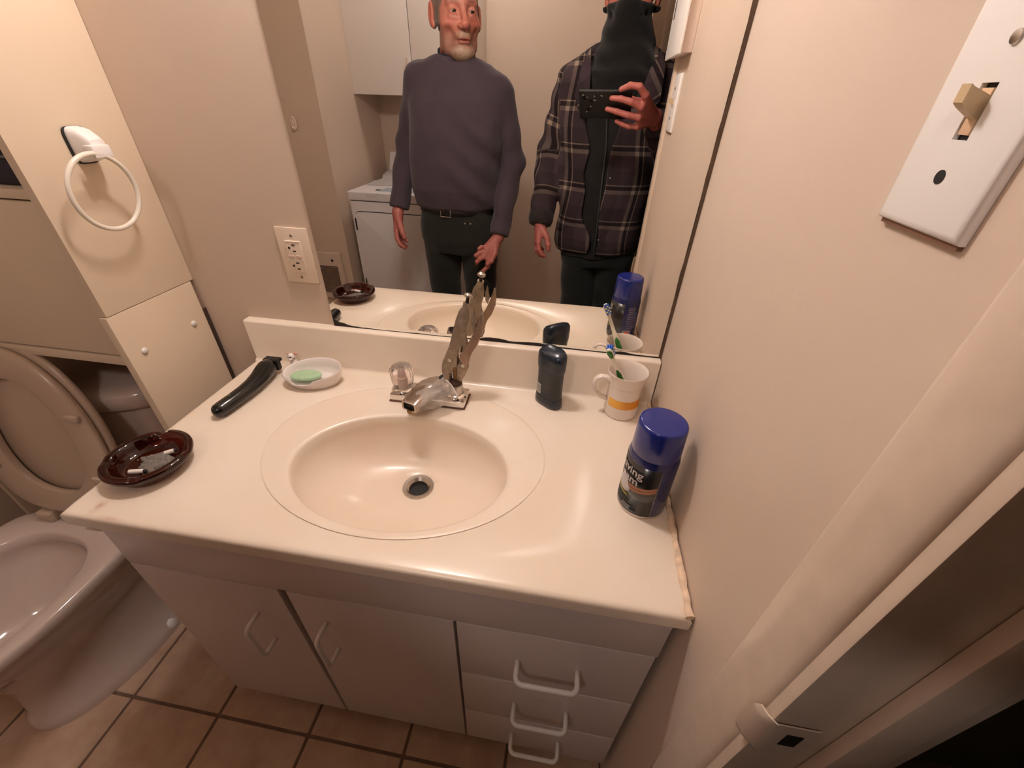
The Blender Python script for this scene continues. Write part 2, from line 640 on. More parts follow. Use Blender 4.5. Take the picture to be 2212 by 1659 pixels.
# ------------------------------------------------------------------ electric outlet left of the mirror
ol = thing('wall_outlet', 'cream wall outlet with two sockets left of the mirror', 'outlet', (-0.766, 0, 1.0))
M_OUT = mat('outlet_plastic', srgb(232, 212, 190), 0.35)
g = G().box((-0.801, -0.0055, 1.000), (-0.731, 0.0, 1.114), 0.0026, 2)
g.done('cover_plate', M_OUT, ol)
G().box((-0.7835, -0.0085, 1.0235), (-0.7495, -0.004, 1.0885), 0.0012).done('receptacle', M_OUT, ol)
for zc in (1.0745, 1.0375):
    g = G()
    for zz_, w in ((zc + 0.0062, 0.0072), (zc - 0.0062, 0.0062)):
        g.box((-0.7665 - w / 2 + 0.001, -0.0089, zz_ - 0.0012), (-0.7665 + w / 2 + 0.001, -0.008, zz_ + 0.0012))
    g.lathe((-0.7755, -0.008, zc), [(0.0024, 0), (0.0024, 0.0009)], 12, 'Y')
    g.done('socket_slots', M_BLACK, ol)
    G().box((-0.7835, -0.0092, zc + 0.0125), (-0.7495, -0.008, zc + 0.0137), 0.0004).done('rib', M_WPLAS, ol)
for xb in (-0.7745, -0.7585):
    G().box((xb - 0.006, -0.0098, 1.0525), (xb + 0.006, -0.008, 1.0595), 0.0008).done('test_button', mat('button_plastic', srgb(214, 184, 166), 0.4), ol)
for zc in (1.0985, 1.0125):
    G().lathe((-0.7665, -0.0053, zc), [(0.0032, 0), (0.0028, 0.0008)], 14, 'Y').done('screw', M_STEEL, ol)

# ------------------------------------------------------------------ light switch on the right wall
sw = thing('light_switch', 'white light switch plate with tan toggle on the right wall', 'switch', (0, -0.4855, 1.28))
W2, H2 = 0.0365, 0.0585
yc, zc = -0.4865, 1.3370
# plate as a ring of quads around the toggle slot, so the slot is a real hole
g = G()
out = [(yc - W2, zc - H2), (yc + W2, zc - H2), (yc + W2, zc + H2), (yc - W2, zc + H2)]
inn = [(yc - 0.0055, zc - 0.0125), (yc + 0.0055, zc - 0.0125), (yc + 0.0055, zc + 0.0125), (yc - 0.0055, zc + 0.0125)]
lv = [(out, -0.0002, 0), (out, -0.0035, 0), ([(y + (0.0014 if y < yc else -0.0014), z + (0.0014 if z < zc else -0.0014)) for y, z in out], -0.0052, 0),
      ([(y + (0.0042 if y < yc else -0.0042), z + (0.0042 if z < zc else -0.0042)) for y, z in out], -0.0060, 0), (inn, -0.0060, 0), (inn, -0.0015, 0)]
g.loft([[(x, y, z) for y, z in p] for p, x, _ in lv], False, False)
g.done('plate', M_WPLAS, sw, angle=50)
G().box((-0.0032, yc - 0.0055, zc - 0.0125), (-0.0012, yc + 0.0055, zc + 0.0125)).done('slot', M_BLACK, sw, smooth=False)
G().box((-0.0052, yc - 0.0028, zc - 0.0102), (-0.0022, yc + 0.0050, zc + 0.0104), 0.0005).done('yoke', mat('yoke_plastic', srgb(222, 186, 150), 0.4), sw)
g = G()
ring = lambda x, z, a, b: [(x, yc - a, z - b), (x, yc + a, z - b), (x, yc + a, z + b), (x, yc - a, z + b)]
g.loft([ring(-0.003, zc + 0.001, 0.0030, 0.0054), ring(-0.009, zc + 0.0038, 0.0029, 0.0050), ring(-0.0140, zc + 0.0062, 0.0028, 0.0045), ring(-0.0162, zc + 0.0078, 0.0034, 0.0040)])
g.done('toggle', M_IVORY, sw, angle=30)
G().lathe((-0.0058, yc - 0.001, zc + 0.0302), [(0.0034, 0), (0.0030, -0.0014), (0.001, -0.0020)], 16, 'X').done('screw', M_STEEL, sw)
G().lathe((-0.0056, yc - 0.001, zc - 0.0302), [(0.0036, 0.0), (0.0036, -0.0008)], 18, 'X').done('screw_hole', M_BLACK, sw)
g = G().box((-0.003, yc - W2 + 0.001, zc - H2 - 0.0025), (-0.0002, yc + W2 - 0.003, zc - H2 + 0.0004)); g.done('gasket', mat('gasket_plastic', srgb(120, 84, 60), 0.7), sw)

# white box on the right wall, above the switch (seen in the mirror only)
wb = thing('wall_box', 'white slotted plastic box on the right wall above the switch, seen in the mirror', 'wall box', (0, -0.5, 1.43))
G().box((-0.024, -0.575, 1.428), (0.0, -0.408, 1.60), 0.002).done('housing', mat('box_plastic', srgb(226, 206, 196), 0.4), wb)
g = G().box((-0.030, -0.597, 1.425), (-0.0238, -0.399, 1.60), 0.002)
g.done('cover', M_WPLAS, wb)
G().box((-0.0303, -0.575, 1.500), (-0.0298, -0.562, 1.534)).done('slot', M_BLACK, wb)
# ------------------------------------------------------------------ countertop with moulded sink
ZC = 0.80


def marble_material():
    k = NT('cultured_marble')
    co = k.coord('Object')
    f = k.ramp(k.noise(5, 4, 0.6, co), 0.35, 0.7)
    c = k.mix(f, srgb(240, 226, 208), srgb(236, 218, 196))
    # rust coloured stains near the front left corner
    for cx, cy, ax, ay, s in ((-0.455, -0.150, 0.016, 0.006, 0.5), (-0.418, -0.218, 0.006, 0.012, 0.55), (-0.38, -0.236, 0.02, 0.003, 0.35)):
        sp = k.n('ShaderNodeSeparateXYZ'); k.link(co, sp.inputs[0])
        dx = k.math('DIVIDE', k.math('SUBTRACT', sp.outputs[0], cx), ax)
        dy = k.math('DIVIDE', k.math('SUBTRACT', sp.outputs[1], cy), ay)
        rr = k.math('ADD', k.math('MULTIPLY', dx, dx), k.math('MULTIPLY', dy, dy))
        m = k.math('MULTIPLY', k.math('POWER', 2.718, k.math('MULTIPLY', rr, -1.0)), s)
        m = k.math('MULTIPLY', m, k.ramp(k.noise(90, 3, 0.5, co), 0.3, 0.62))
        c = k.mix(m, c, srgb(176, 98, 40))
    k.base(c)
    k.b.inputs['Roughness'].default_value = 0.30
    k.b.inputs['Coat Weight'].default_value = 0.12
    k.b.inputs['Coat Roughness'].default_value = 0.10
    k.bump(k.noise(25, 2, 0.5, co), 0.03, 0.002)
    return k.m


M_MARBLE = marble_material()
ct = thing('sink_countertop', 'cream moulded countertop with oval sink on the white vanity', 'countertop', (-0.4665, -0.2415, 0.774))
X0, X1, Y0, Y1 = -0.933, -0.002, -0.483, -0.0005
pc = (-0.47, -0.25)
ths = sorted(set([2 * PI * i / 160 - PI for i in range(160)] + [math.atan2(y - pc[1], x - pc[0]) for x in (X0, X1) for y in (Y0, Y1)]))


def ell_ring(cx, cy, a, b, z):
    # radial sampling about pc so that all rings share their directions
    out = []
    for t in ths:
        d = (math.cos(t), math.sin(t)); o = (pc[0] - cx, pc[1] - cy)
        A = (d[0] / a) ** 2 + (d[1] / b) ** 2; B = 2 * (o[0] * d[0] / a ** 2 + o[1] * d[1] / b ** 2); C = (o[0] / a) ** 2 + (o[1] / b) ** 2 - 1
        s = (-B + math.sqrt(max(B * B - 4 * A * C, 0))) / (2 * A)
        out.append((pc[0] + d[0] * s, pc[1] + d[1] * s, z(d) if callable(z) else z))
    return out


def rect_ring(o, z):
    out = []
    for t in ths:
        d = (math.cos(t), math.sin(t)); s = 1e9
        for k_, lo, hi in ((0, X0 + o, X1 - o), (1, Y0 + o, Y1 - o)):
            if d[k_] > 1e-9: s = min(s, (hi - pc[k_]) / d[k_])
            if d[k_] < -1e-9: s = min(s, (lo - pc[k_]) / d[k_])
        out.append((pc[0] + d[0] * s, pc[1] + d[1] * s, z))
    return out


LC, LA, LB = (-0.467, -0.290), 0.1925, 0.1335     # bowl lip
DC, DR, DZc = (-0.459, -0.246), 0.026, 0.690      # drain
rings = [ell_ring(DC[0], DC[1], DR, DR, DZc - 0.004), ell_ring(DC[0], DC[1], DR + 0.003, DR + 0.003, DZc)]
ZL = ZC - 0.0075
for s in (0.2, 0.36, 0.5, 0.62, 0.72, 0.80, 0.865, 0.915, 0.95, 0.975, 0.992, 1.0):
    h = s
    cx = DC[0] + (LC[0] - DC[0]) * h; cy = DC[1] + (LC[1] - DC[1]) * h
    a = DR + 0.003 + (LA - DR - 0.003) * h; b = DR + 0.003 + (LB - DR - 0.003) * h
    p = 2.25
    z = ZL - (ZL - DZc) * (1 - s ** p) ** (1 / p) if s < 1 else ZL
    rings.append(ell_ring(cx, cy, a, b, z))
for o, dz in ((0.003, 0.0028), (0.007, 0.0046), (0.014, 0.0054)):
    rings.append(ell_ring(LC[0], LC[1], LA + o, LB + o, ZL + dz))
GC, GA, GB = (-0.472, -0.247), 0.263, 0.1945
for f, dz in ((0.62, -0.0016), (0.35, -0.0012), (0.12, -0.0008)):
    rings.append(ell_ring(LC[0] * f + GC[0] * (1 - f), LC[1] * f + GC[1] * (1 - f), (LA + 0.014) * f + GA * (1 - f), (LB + 0.014) * f + GB * (1 - f), ZC + dz))
for o, dz in ((-0.0045, -0.0006), (-0.0022, -0.0022), (0.0006, -0.0022), (0.0030, 0.0)):
    rings.append(ell_ring(GC[0], GC[1], GA + o, GB + o, ZC + dz))
rings.append(rect_ring(0.016, ZC + 0.0002))
rings.append(rect_ring(0.008, ZC + 0.0004))
rings.append(rect_ring(0.0032, ZC - 0.0008))
rings.append(rect_ring(0.0008, ZC - 0.0036))
rings.append(rect_ring(0.0, ZC - 0.007))
rings.append(rect_ring(0.0, ZC - 0.0245))
rings.append(rect_ring(0.003, ZC - 0.0265))
G().loft(rings, False, False).done('top', M_MARBLE, ct, angle=50)
g = G()
pb = [(-0.0005, ZC), (-0.0005, 0.9030), (-0.0180, 0.9030), (-0.0208, 0.9018), (-0.0222, 0.8985), (-0.0222, ZC + 0.006), (-0.0245, ZC + 0.002), (-0.030, ZC)]
g.loft([[(x, y, z) for y, z in pb] for x in (X0, X0 + 0.002, -0.004, -0.0025)])
g.done('backsplash', M_MARBLE, ct, angle=50)
g = G().lathe((DC[0], DC[1], DZc), [(0.0310, 0.0010), (0.0305, 0.0030), (0.0240, 0.0024), (0.0185, -0.003), (0.0183, -0.012)], 36, cap0=False, cap1=False)
g.done('drain_flange', M_STEEL, ct)
G().lathe((DC[0], DC[1], DZc - 0.013), [(0.0186, 0), (0.0186, 0.0018)], 28).done('drain_stopper', M_BLACK, ct)
# caulk bead along the right wall, cracked and stained
g = G(); n = 60
path, rad = [], []
for i in range(n):
    y = -0.481 + 0.478 * i / (n - 1)
    path.append((-0.006 + 0.0008 * math.sin(y * 190), y, ZC + 0.0012)); rad.append(0.0050 + 0.0007 * math.sin(y * 71) + 0.0005 * math.sin(y * 230) + (0.0018 if y < -0.465 else 0))
g.tube(path, rad, 8, flat=(1.0, 0.75))
g.done('caulk_bead', mat('old_caulk', srgb(232, 205, 176), 0.6, var=0.22, vscale=70, bump=0.3, bscale=200), ct, label='stained caulk bead against the right wall')

# ------------------------------------------------------------------ vanity cabinet
vc = thing('vanity_cabinet', 'white vanity cabinet with two doors and three drawers under the sink', 'cabinet', (-0.465, -0.24, 0.0))
M_CAB = mat('cabinet_paint', srgb(220, 206, 200), 0.33, var=0.03, vscale=4)
YF = -0.465
g = G()
g.box((-0.913, YF + 0.017, 0.105), (-0.897, -0.002, 0.7735)).box((-0.0295, YF + 0.017, 0.105), (-0.0135, -0.002, 0.7735)).box((-0.897, YF + 0.03, 0.105), (-0.0295, -0.002, 0.121)).box((-0.897, -0.012, 0.121), (-0.0295, -0.002, 0.7735))
g.box((-0.897, YF + 0.0175, 0.105), (-0.0295, YF + 0.030, 0.66))
g.done('body', M_CAB, vc, smooth=False)
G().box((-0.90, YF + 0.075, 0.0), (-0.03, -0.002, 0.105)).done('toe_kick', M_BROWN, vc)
G().box((-0.9135, YF, 0.6475), (-0.0100, YF + 0.017, 0.7735), 0.0012).done('top_rail', M_CAB, vc)
G().box((-0.638, YF + 0.0128, 0.107), (-0.612, YF + 0.0165, 0.647)).done('divider', M_BROWN, vc, label='brown board seen in the gap between the doors')


def slab(poly, name, parent):
    return G().prism(poly, lambda u, v, d: (u, d, v), YF, YF + 0.0155, 0.0012).done(name, M_CAB, parent)


d1 = slab([(-0.9135, 0.112), (-0.6245, 0.112), (-0.6345, 0.6445), (-0.9135, 0.6445)], 'door', vc)
d2 = slab([(-0.6185, 0.112), (-0.3285, 0.112), (-0.3285, 0.6445), (-0.6185, 0.6445)], 'door', vc)
BASE[d1.name] = BASE[d2.name] = base_of(vc)
M_HAN = mat('white_handle', srgb(240, 232, 226), 0.3)


def wire_handle(a, b, out, parent):
    a, b = Vector(a), Vector(b); o = Vector((0, -out, 0)); d = (b - a).normalized(); r = 0.011
    path = [a, a + o * 0.5, a + o - Vector((0, -r, 0))]
    for t in (0.25, 0.5, 0.75):
        an = t * PI / 2
        path.append(a + o + Vector((0, r, 0)) + d * r * (1 - math.cos(an)) - Vector((0, r * math.sin(an), 0)))
    path.append(a + o + d * r)
    e = [b + o - d * r]
    for t in (0.25, 0.5, 0.75):
        an = t * PI / 2
        e.append(b + o - d * r * (1 - math.sin(an)) + Vector((0, r * (1 - math.cos(an)), 0)))
    e += [b + o + Vector((0, r, 0)), b + o * 0.5, b]
    return G().tube(path + e, 0.0044, 10).done('handle', M_HAN, parent, angle=180)


wire_handle((-0.703, YF + 0.002, 0.547), (-0.699, YF + 0.002, 0.448), 0.036, d1)
wire_handle((-0.567, YF + 0.002, 0.557), (-0.565, YF + 0.002, 0.458), 0.036, d2)
for z0, z1, zh in ((0.4605, 0.6445, 0.549), (0.2765, 0.4560, 0.360), (0.112, 0.2720, 0.186)):
    dr = slab([(-0.3235, z0), (-0.0125, z0), (-0.0125, z1), (-0.3235, z1)], 'drawer', vc)
    BASE[dr.name] = base_of(vc)
    wire_handle((-0.2205, YF + 0.002, zh), (-0.1195, YF + 0.002, zh + 0.002), 0.036, dr)
# scrap of wood under the doors
G().box((-0.875, YF + 0.004, 0.098), (-0.845, YF + 0.03, 0.108), 0.001).done('hinge_block', M_BROWN, vc)

# ------------------------------------------------------------------ cabinet over the toilet, with its side panel
oc = thing('over_toilet_cabinet', 'tall cream cabinet over the toilet with side panel', 'cabinet', (-1.39, -0.1, 0.0))
G().box((-1.057, -0.2035, 0.983), (-1.041, -0.0005, 2.10), 0.0008).done('side_panel', M_MELA, oc)
G().box((-1.057, -0.2065, 0.0), (-1.0405, -0.0095, 0.9815), 0.0008).done('side_panel', M_MELA, oc)
G().box((-1.0405, -0.009, 0.0), (-1.0385, -0.0005, 0.915)).done('panel_gap', mat('gap_shadow_board', srgb(70, 52, 40), 0.8), oc)
for y in (-0.1725, -0.0455):
    G().ball((-1.0395, y, 0.8955), 0.0068, 14, (0.55, 1, 1)).done('screw_cap', M_WPLAS, oc)
G().box((-1.742, -0.186, 0.862), (-1.057, -0.001, 0.882), 0.0012).done('bottom_rail', M_MELA, oc)
for xa, xb in ((-1.3875, -1.0585), (-1.742, -1.3925)):
    G().box((xa, -0.187, 0.8875), (xb, -0.171, 1.176), 0.001).done('door', M_MELA, oc)
G().box((-1.742, -0.1835, 1.179), (-1.057, -0.001, 1.194), 0.001).done('shelf', M_MELA, oc)
G().box((-1.742, -0.16, 0.882), (-1.057, -0.001, 1.179)).done('box', M_MELA, oc)
G().box((-1.742, -0.006, 1.194), (-1.057, -0.0005, 2.10)).done('back_panel', M_BROWN, oc)
G().box((-1.742, -0.1835, 1.62), (-1.057, -0.006, 1.637), 0.001).done('shelf', M_MELA, oc)
G().box((-1.757, -0.2035, 0.0), (-1.742, -0.0005, 2.10), 0.001).done('side_panel', M_MELA, oc)
# dark things on its open shelf, at the left edge of the picture
M_NAVY = mat('navy_fabric', srgb(26, 28, 44), 0.6, var=0.2, vscale=60, bump=0.2, bscale=500)
bag = thing('toiletry_bag', 'dark navy toiletry bag on the open cabinet shelf at the left', 'bag', (-1.15, -0.10, 1.194))
g = G(); rr = []
for z, w, d in ((1.1945, 0.070, 0.042), (1.2005, 0.078, 0.050), (1.215, 0.080, 0.052), (1.236, 0.079, 0.050), (1.243, 0.074, 0.044)):
    rr.append([(-1.142 + w * abs(math.cos(t)) ** 0.5 * (1 if math.cos(t) > 0 else -1), -0.115 + d * abs(math.sin(t)) ** 0.5 * (1 if math.sin(t) > 0 else -1), z) for t in np.linspace(0, 2 * PI, 33)[:-1]])
g.loft(rr).done('pouch', M_NAVY, bag)
G().tube([(-1.215 + 0.146 * i / 10, -0.1665 - 0.0006 * math.sin(i), 1.238) for i in range(11)], 0.0022, 6).done('zipper', mat('zip_grey', srgb(112, 108, 112), 0.4), bag)
G().box((-1.205, -0.1695, 1.222), (-1.185, -0.1665, 1.238), 0.001).done('zip_tag', mat('tag_grey', srgb(150, 145, 145), 0.5), bag)
bx = thing('dark_box', 'black box lying on the navy toiletry bag', 'box', (-1.15, -0.10, 1.2435))
G().box((-1.232, -0.158, 1.2437), (-1.062, -0.05, 1.305), 0.006).done('carton', mat('black_card', srgb(20, 17, 18), 0.6, var=0.3, vscale=40), bx)
G().box((-1.233, -0.159, 1.272), (-1.061, -0.05, 1.275), 0.001).done('lid_seam', M_BLACK, bx)

# ------------------------------------------------------------------ towel ring on the side panel
tr = thing('towel_ring', 'white plastic towel ring hanging on the cream side panel', 'towel ring', (-1.041, -0.105, 1.24))
g = G()
rr = lambda x, hy, hz, zc_: [(x, -0.1015 + hy * abs(math.cos(t)) ** 0.45 * (1 if math.cos(t) > 0 else -1), zc_ + hz * abs(math.sin(t)) ** 0.45 * (1 if math.sin(t) > 0 else -1)) for t in np.linspace(0, 2 * PI, 29)[:-1]]
G().loft([rr(-1.0405, 0.0205, 0.0275, 1.2525), rr(-1.0375, 0.0205, 0.0275, 1.2525)]).done('mount_gap_shade', mat('gap_shade_black', srgb(18, 22, 20), 0.5), tr)  # thin black slab, painted shade of the gap behind the post
g.loft([rr(-1.0374, 0.0175, 0.0265, 1.2535), rr(-1.022, 0.0165, 0.0235, 1.2530), rr(-1.010, 0.0140, 0.0165, 1.2515), rr(-1.004, 0.0125, 0.0120, 1.2500)])
g.done('post', M_WPLAS, tr)
g = G().box((-1.008, -0.1270, 1.2370), (-0.989, -0.0960, 1.2550), 0.0025)
g.done('clip', M_WPLAS, tr)
g = G().tube([(-0.9965 + 0.004 * math.cos(t), -0.1325 + 0.0560 * math.sin(t), 1.1865 + 0.0580 * math.cos(t)) for t in np.linspace(0, 2 * PI, 65)[:-1]], 0.0040, 10, closed=True)
g.done('ring', mat('ring_plastic', srgb(232, 222, 206), 0.25), tr, angle=180)

# ------------------------------------------------------------------ toilet
M_PORC = mat('porcelain', srgb(208, 190, 178), 0.12, coat=0.3)
M_SEAT = mat('seat_plastic', srgb(196, 174, 154), 0.25)
TX = -1.395
to = thing('toilet', 'cream toilet with raised seat in the niche left of the vanity', 'toilet', (TX, -0.4, 0.0))


def egg(z, w, yb, yf, eb=0.5, n=56, dx=0.0):
    ym = yb + (yf - yb) * 0.42
    out = []
    for i in range(n):
        t = 2 * PI * i / n
        c, s = math.cos(t), math.sin(t)
        if s <= 0:
            out.append((TX + dx + w * c, ym - abs(s) * (ym - yf), z))
        else:
            sg = 1 if c > 0 else -1
            out.append((TX + dx + w * abs(c) ** eb * sg, ym + s ** eb * (yb - ym), z))
    return out


rings = [egg(0.0, 0.142, -0.10, -0.602, .7), egg(0.020, 0.142, -0.10, -0.602, .7), egg(0.032, 0.136, -0.10, -0.596, .7), egg(0.060, 0.124, -0.11, -0.585, .75),
         egg(0.15, 0.108, -0.12, -0.575, .8), egg(0.22, 0.112, -0.12, -0.600, .8), egg(0.285, 0.145, -0.15, -0.665, .7), egg(0.335, 0.168, -0.2, -0.715, .6),
         egg(0.362, 0.178, -0.235, -0.742, .5), egg(0.372, 0.184, -0.250, -0.756, .42), egg(0.394, 0.186, -0.256, -0.760, .38), egg(0.402, 0.182, -0.260, -0.756, .38),
         egg(0.404, 0.176, -0.266, -0.748, .38),
         egg(0.403, 0.147, -0.312, -0.722, .72), egg(0.398, 0.142, -0.317, -0.717, .75), egg(0.375, 0.138, -0.320, -0.714, .8), egg(0.366, 0.144, -0.315, -0.718, .85),
         egg(0.335, 0.140, -0.325, -0.712, .95), egg(0.29, 0.115, -0.365, -0.69, 1.0), egg(0.24, 0.085, -0.39, -0.63, 1), egg(0.215, 0.055, -0.42, -0.57, 1)]
G().loft(rings).done('bowl', M_PORC, to, angle=60)
for sx in (-1, 1):
    G().lathe((TX + sx * 0.128, -0.33, 0.018), [(0.016, 0), (0.016, 0.010), (0.010, 0.022), (0.003, 0.026)], 18).done('bolt_cap', M_WPLAS, to)
# deck behind the bowl down to the floor
G().box((TX - 0.105, -0.26, 0.0), (TX + 0.105, -0.04, 0.37), 0.02, 3).done('trapway', M_PORC, to)


def tank_ring(z, w, yf, yb, bow):
    out = []
    for i in range(48):
        t = 2 * PI * i / 48
        c, s = math.cos(t), math.sin(t)
        x = w * abs(c) ** 0.3 * (1 if c > 0 else -1)
        y = (yf + yb) / 2 + (yb - yf) / 2 * abs(s) ** 0.3 * (1 if s > 0 else -1)
        if s < 0:
            y += bow * (x / w) ** 2
        out.append((TX + x, y, z))
    return out


G().loft([tank_ring(0.405, 0.19, -0.165, -0.03, 0.03), tank_ring(0.42, 0.20, -0.172, -0.025, 0.03), tank_ring(0.70, 0.225, -0.180, -0.02, 0.05)]).done('tank', M_PORC, to, angle=60)
G().loft([tank_ring(0.700, 0.232, -0.190, -0.018, 0.055), tank_ring(0.706, 0.236, -0.194, -0.016, 0.055), tank_ring(0.735, 0.236, -0.194, -0.016, 0.055), tank_ring(0.745, 0.228, -0.186, -0.02, 0.055), tank_ring(0.750, 0.19, -0.16, -0.05, 0.04)]).done('tank_lid', M_PORC, to, angle=60)
G().tube([(TX - 0.17, -0.155, 0.66), (TX - 0.17, -0.18, 0.66), (TX - 0.155, -0.186, 0.658), (TX - 0.11, -0.186, 0.652)], [0.008, 0.008, 0.007, 0.006], 10).done('flush_lever', M_CHROME, to)
# raised seat and lid, leaning on the tank
e_v = Vector((0, 0.167, 0.986)); e_n = Vector((0, -0.986, 0.167)); hinge = Vector((TX, -0.2655, 0.418))


def seat_pt(u, v, n_):
    return hinge + Vector((u, 0, 0)) + e_v * v + e_n * n_


def seat_outline(w, v0, v1, e0, n=64):
    vm = v0 + (v1 - v0) * 0.46
    out = []
    for i in range(n):
        t = 2 * PI * i / n
        c, s = math.cos(t), math.sin(t)
        if s >= 0:
            out.append((w * c, vm + s * (v1 - vm)))
        else:
            out.append((w * abs(c) ** e0 * (1 if c > 0 else -1), vm - abs(s) ** e0 * (vm - v0)))
    return out


def seat_ring(o, n_):
    return [seat_pt(u, v, n_) for u, v in o]


so, si = seat_outline(0.181, 0.012, 0.468, 0.55), seat_outline(0.112, 0.085, 0.395, 0.85)
sc_ = lambda o, f: [(u * f, 0.24 + (v - 0.24) * f) for u, v in o]
g = G()
sr = [seat_ring(si, 0.002), seat_ring(sc_(si, 0.985), 0.008), seat_ring(si, 0.016), seat_ring(sc_(si, 1.10), 0.0195), seat_ring(sc_(so, 0.94), 0.0185), seat_ring(sc_(so, 0.99), 0.014), seat_ring(so, 0.008), seat_ring(sc_(so, 0.985), 0.002)]
g.loft(sr + [sr[0]], False, False)
bmesh.ops.remove_doubles(g.bm, verts=g.bm.verts[:], dist=1e-5)
seat = g.done('seat', M_SEAT, to, angle=60)
for u, v in ((0.150, 0.318), (-0.150, 0.318), (0.146, 0.150), (-0.146, 0.150)):
    c = seat_pt(u, v, 0.021)
    M_ = Matrix((Vector((1, 0, 0)), e_v, e_n)).transposed()
    G().box((-0.016, -0.007, -0.003), (0.016, 0.007, 0.006), 0.003, 2, M=Matrix.Translation(c) @ M_.to_4x4()).done('bumper', M_SEAT, to)
lo_ = seat_outline(0.187, 0.004, 0.478, 0.5)
G().loft([seat_ring(sc_(lo_, 0.975), -0.017), seat_ring(lo_, -0.013), seat_ring(lo_, -0.006), seat_ring(sc_(lo_, 0.98), -0.0025)]).done('lid', M_SEAT, to, angle=60)
for sx in (-1, 1):
    G().box((TX + sx * 0.075 - 0.022, -0.292, 0.4042), (TX + sx * 0.075 + 0.022, -0.245, 0.432), 0.005).done('hinge', M_SEAT, to)
# ------------------------------------------------------------------ faucet
fa = thing('faucet', 'worn chrome two-handle faucet with one clear knob and plastic-wrapped spout', 'faucet', (-0.474, -0.09, ZC))
Z0 = ZC - 0.0006
g = G().box((-0.5545, -0.1190, Z0), (-0.3930, -0.0660, ZC + 0.0165), 0.003, 2)
g.done('base_plate', M_CHROME, fa)
G().box((-0.5560, -0.1205, Z0), (-0.3915, -0.0645, ZC + 0.0015), 0.0006).done('gasket', mat('dirty_gasket', srgb(110, 74, 56), 0.7), fa)
for sx in (-0.5325, -0.4165):
    G().lathe((sx, -0.0915, ZC + 0.0160), [(0.0262, 0), (0.0255, 0.0025), (0.0215, 0.0065), (0.0175, 0.0080), (0.0165, 0.0075)], 32).done('escutcheon', M_CHROME, fa)
# clear fluted knob
M_ACR = mat('clear_acrylic', (1.0, 0.93, 0.90, 1), 0.10, trans=0.92, ior=1.40)
kx, ky = -0.5325, -0.0915
rows = []
for r, z, fl in ((0.0150, 0.0245, 0.0), (0.0205, 0.0265, 0.04), (0.0225, 0.034, 0.07), (0.0245, 0.050, 0.09), (0.0252, 0.062, 0.09), (0.0235, 0.0685, 0.08), (0.0190, 0.0715, 0.04), (0.0185, 0.0722, 0.0), (0.0170, 0.0732, 0.0), (0.0060, 0.0748, 0)):
    rows.append([(kx + r * (1 - fl * (0.5 + 0.5 * math.cos(8 * t))) * math.cos(t), ky + r * (1 - fl * (0.5 + 0.5 * math.cos(8 * t))) * math.sin(t), ZC + z) for t in np.linspace(0, 2 * PI, 97)[:-1]])
g = G().loft(rows)
knob = g.done('knob', M_ACR, fa, angle=60, label='clear fluted acrylic knob on the cold side')
G().lathe((kx, ky, ZC + 0.018), [(0.0085, 0), (0.0085, 0.030), (0.0055, 0.032), (0.0055, 0.050)], 16).done('knob_core', mat('stem_plastic', srgb(214, 190, 176), 0.4), fa)
G().lathe((kx, ky, ZC + 0.0748), [(0.0058, 0.0), (0.0052, 0.0006), (0.002, 0.0008)], 18).done('knob_button', M_STEEL, fa)
# bare valve on the right, knob missing
G().lathe((-0.4165, -0.0915, ZC + 0.022), [(0.0150, 0), (0.0150, 0.020), (0.0142, 0.022), (0.0125, 0.0225)], 28).done('valve_collar', M_STEEL, fa)
G().lathe((-0.4165, -0.0915, ZC + 0.044), [(0.0135, 0.0), (0.0135, 0.004), (0.010, 0.0075), (0.006, 0.008)], 24).done('packing_nut', mat('rusty_nut', srgb(70, 46, 36), 0.5, metal=0.6, var=0.3, vscale=200), fa)
G().lathe((-0.4165, -0.0915, ZC + 0.05), [(0.0040, 0.0), (0.0040, 0.030)], 14).done('valve_stem', mat('brass_stem', srgb(120, 92, 62), 0.4, metal=0.9), fa)
# spout: low, turned to the left, square open end with aerator underneath
M_SPOUT = mat('scratched_chrome', srgb(196, 186, 178), 0.17, metal=1.0)
sp0, sp1 = Vector((-0.462, -0.082, ZC + 0.034)), Vector((-0.4895, -0.172, ZC + 0.0335))
dr_ = (sp1 - sp0).normalized(); sd = Vector((-dr_.y, dr_.x, 0)).normalized() * -1


def spout_ring(t, w, h, lift, e=0.5, shift=0.0):
    c = sp0.lerp(sp1, t) + Vector((0, 0, lift)) + dr_ * shift
    return [c + sd * (w * abs(math.cos(a)) ** e * (1 if math.cos(a) > 0 else -1)) + Vector((0, 0, h * abs(math.sin(a)) ** e * (1 if math.sin(a) > 0 else -1))) for a in np.linspace(0, 2 * PI, 33)[:-1]]


g = G().loft([spout_ring(-0.22, 0.010, 0.010, -0.012, .8), spout_ring(-0.17, 0.018, 0.015, -0.010, .8), spout_ring(0.0, 0.0235, 0.0165, -0.006, .7), spout_ring(0.25, 0.0240, 0.0160, 0.0, .6), spout_ring(0.55, 0.0215, 0.0140, 0.003, .5),
              spout_ring(0.85, 0.0190, 0.0120, 0.000, .4), spout_ring(0.985, 0.0178, 0.0108, -0.0015, .35), spout_ring(1.0, 0.0172, 0.0102, -0.0015, .35),
              spout_ring(1.0, 0.0128, 0.0078, -0.001, .3), spout_ring(0.90, 0.0125, 0.0076, -0.001, .3)])
g.done('spout', M_SPOUT, fa, angle=50)
c = sp0.lerp(sp1, 0.905) + Vector((0, 0, -0.001))
g = G().loft([spout_ring(0.93, 0.0124, 0.0075, -0.001, .3), spout_ring(0.95, 0.0124, 0.0075, -0.001, .3)])
g.done('spout_opening', M_BLACK, fa)
c = sp0.lerp(sp1, 0.93)
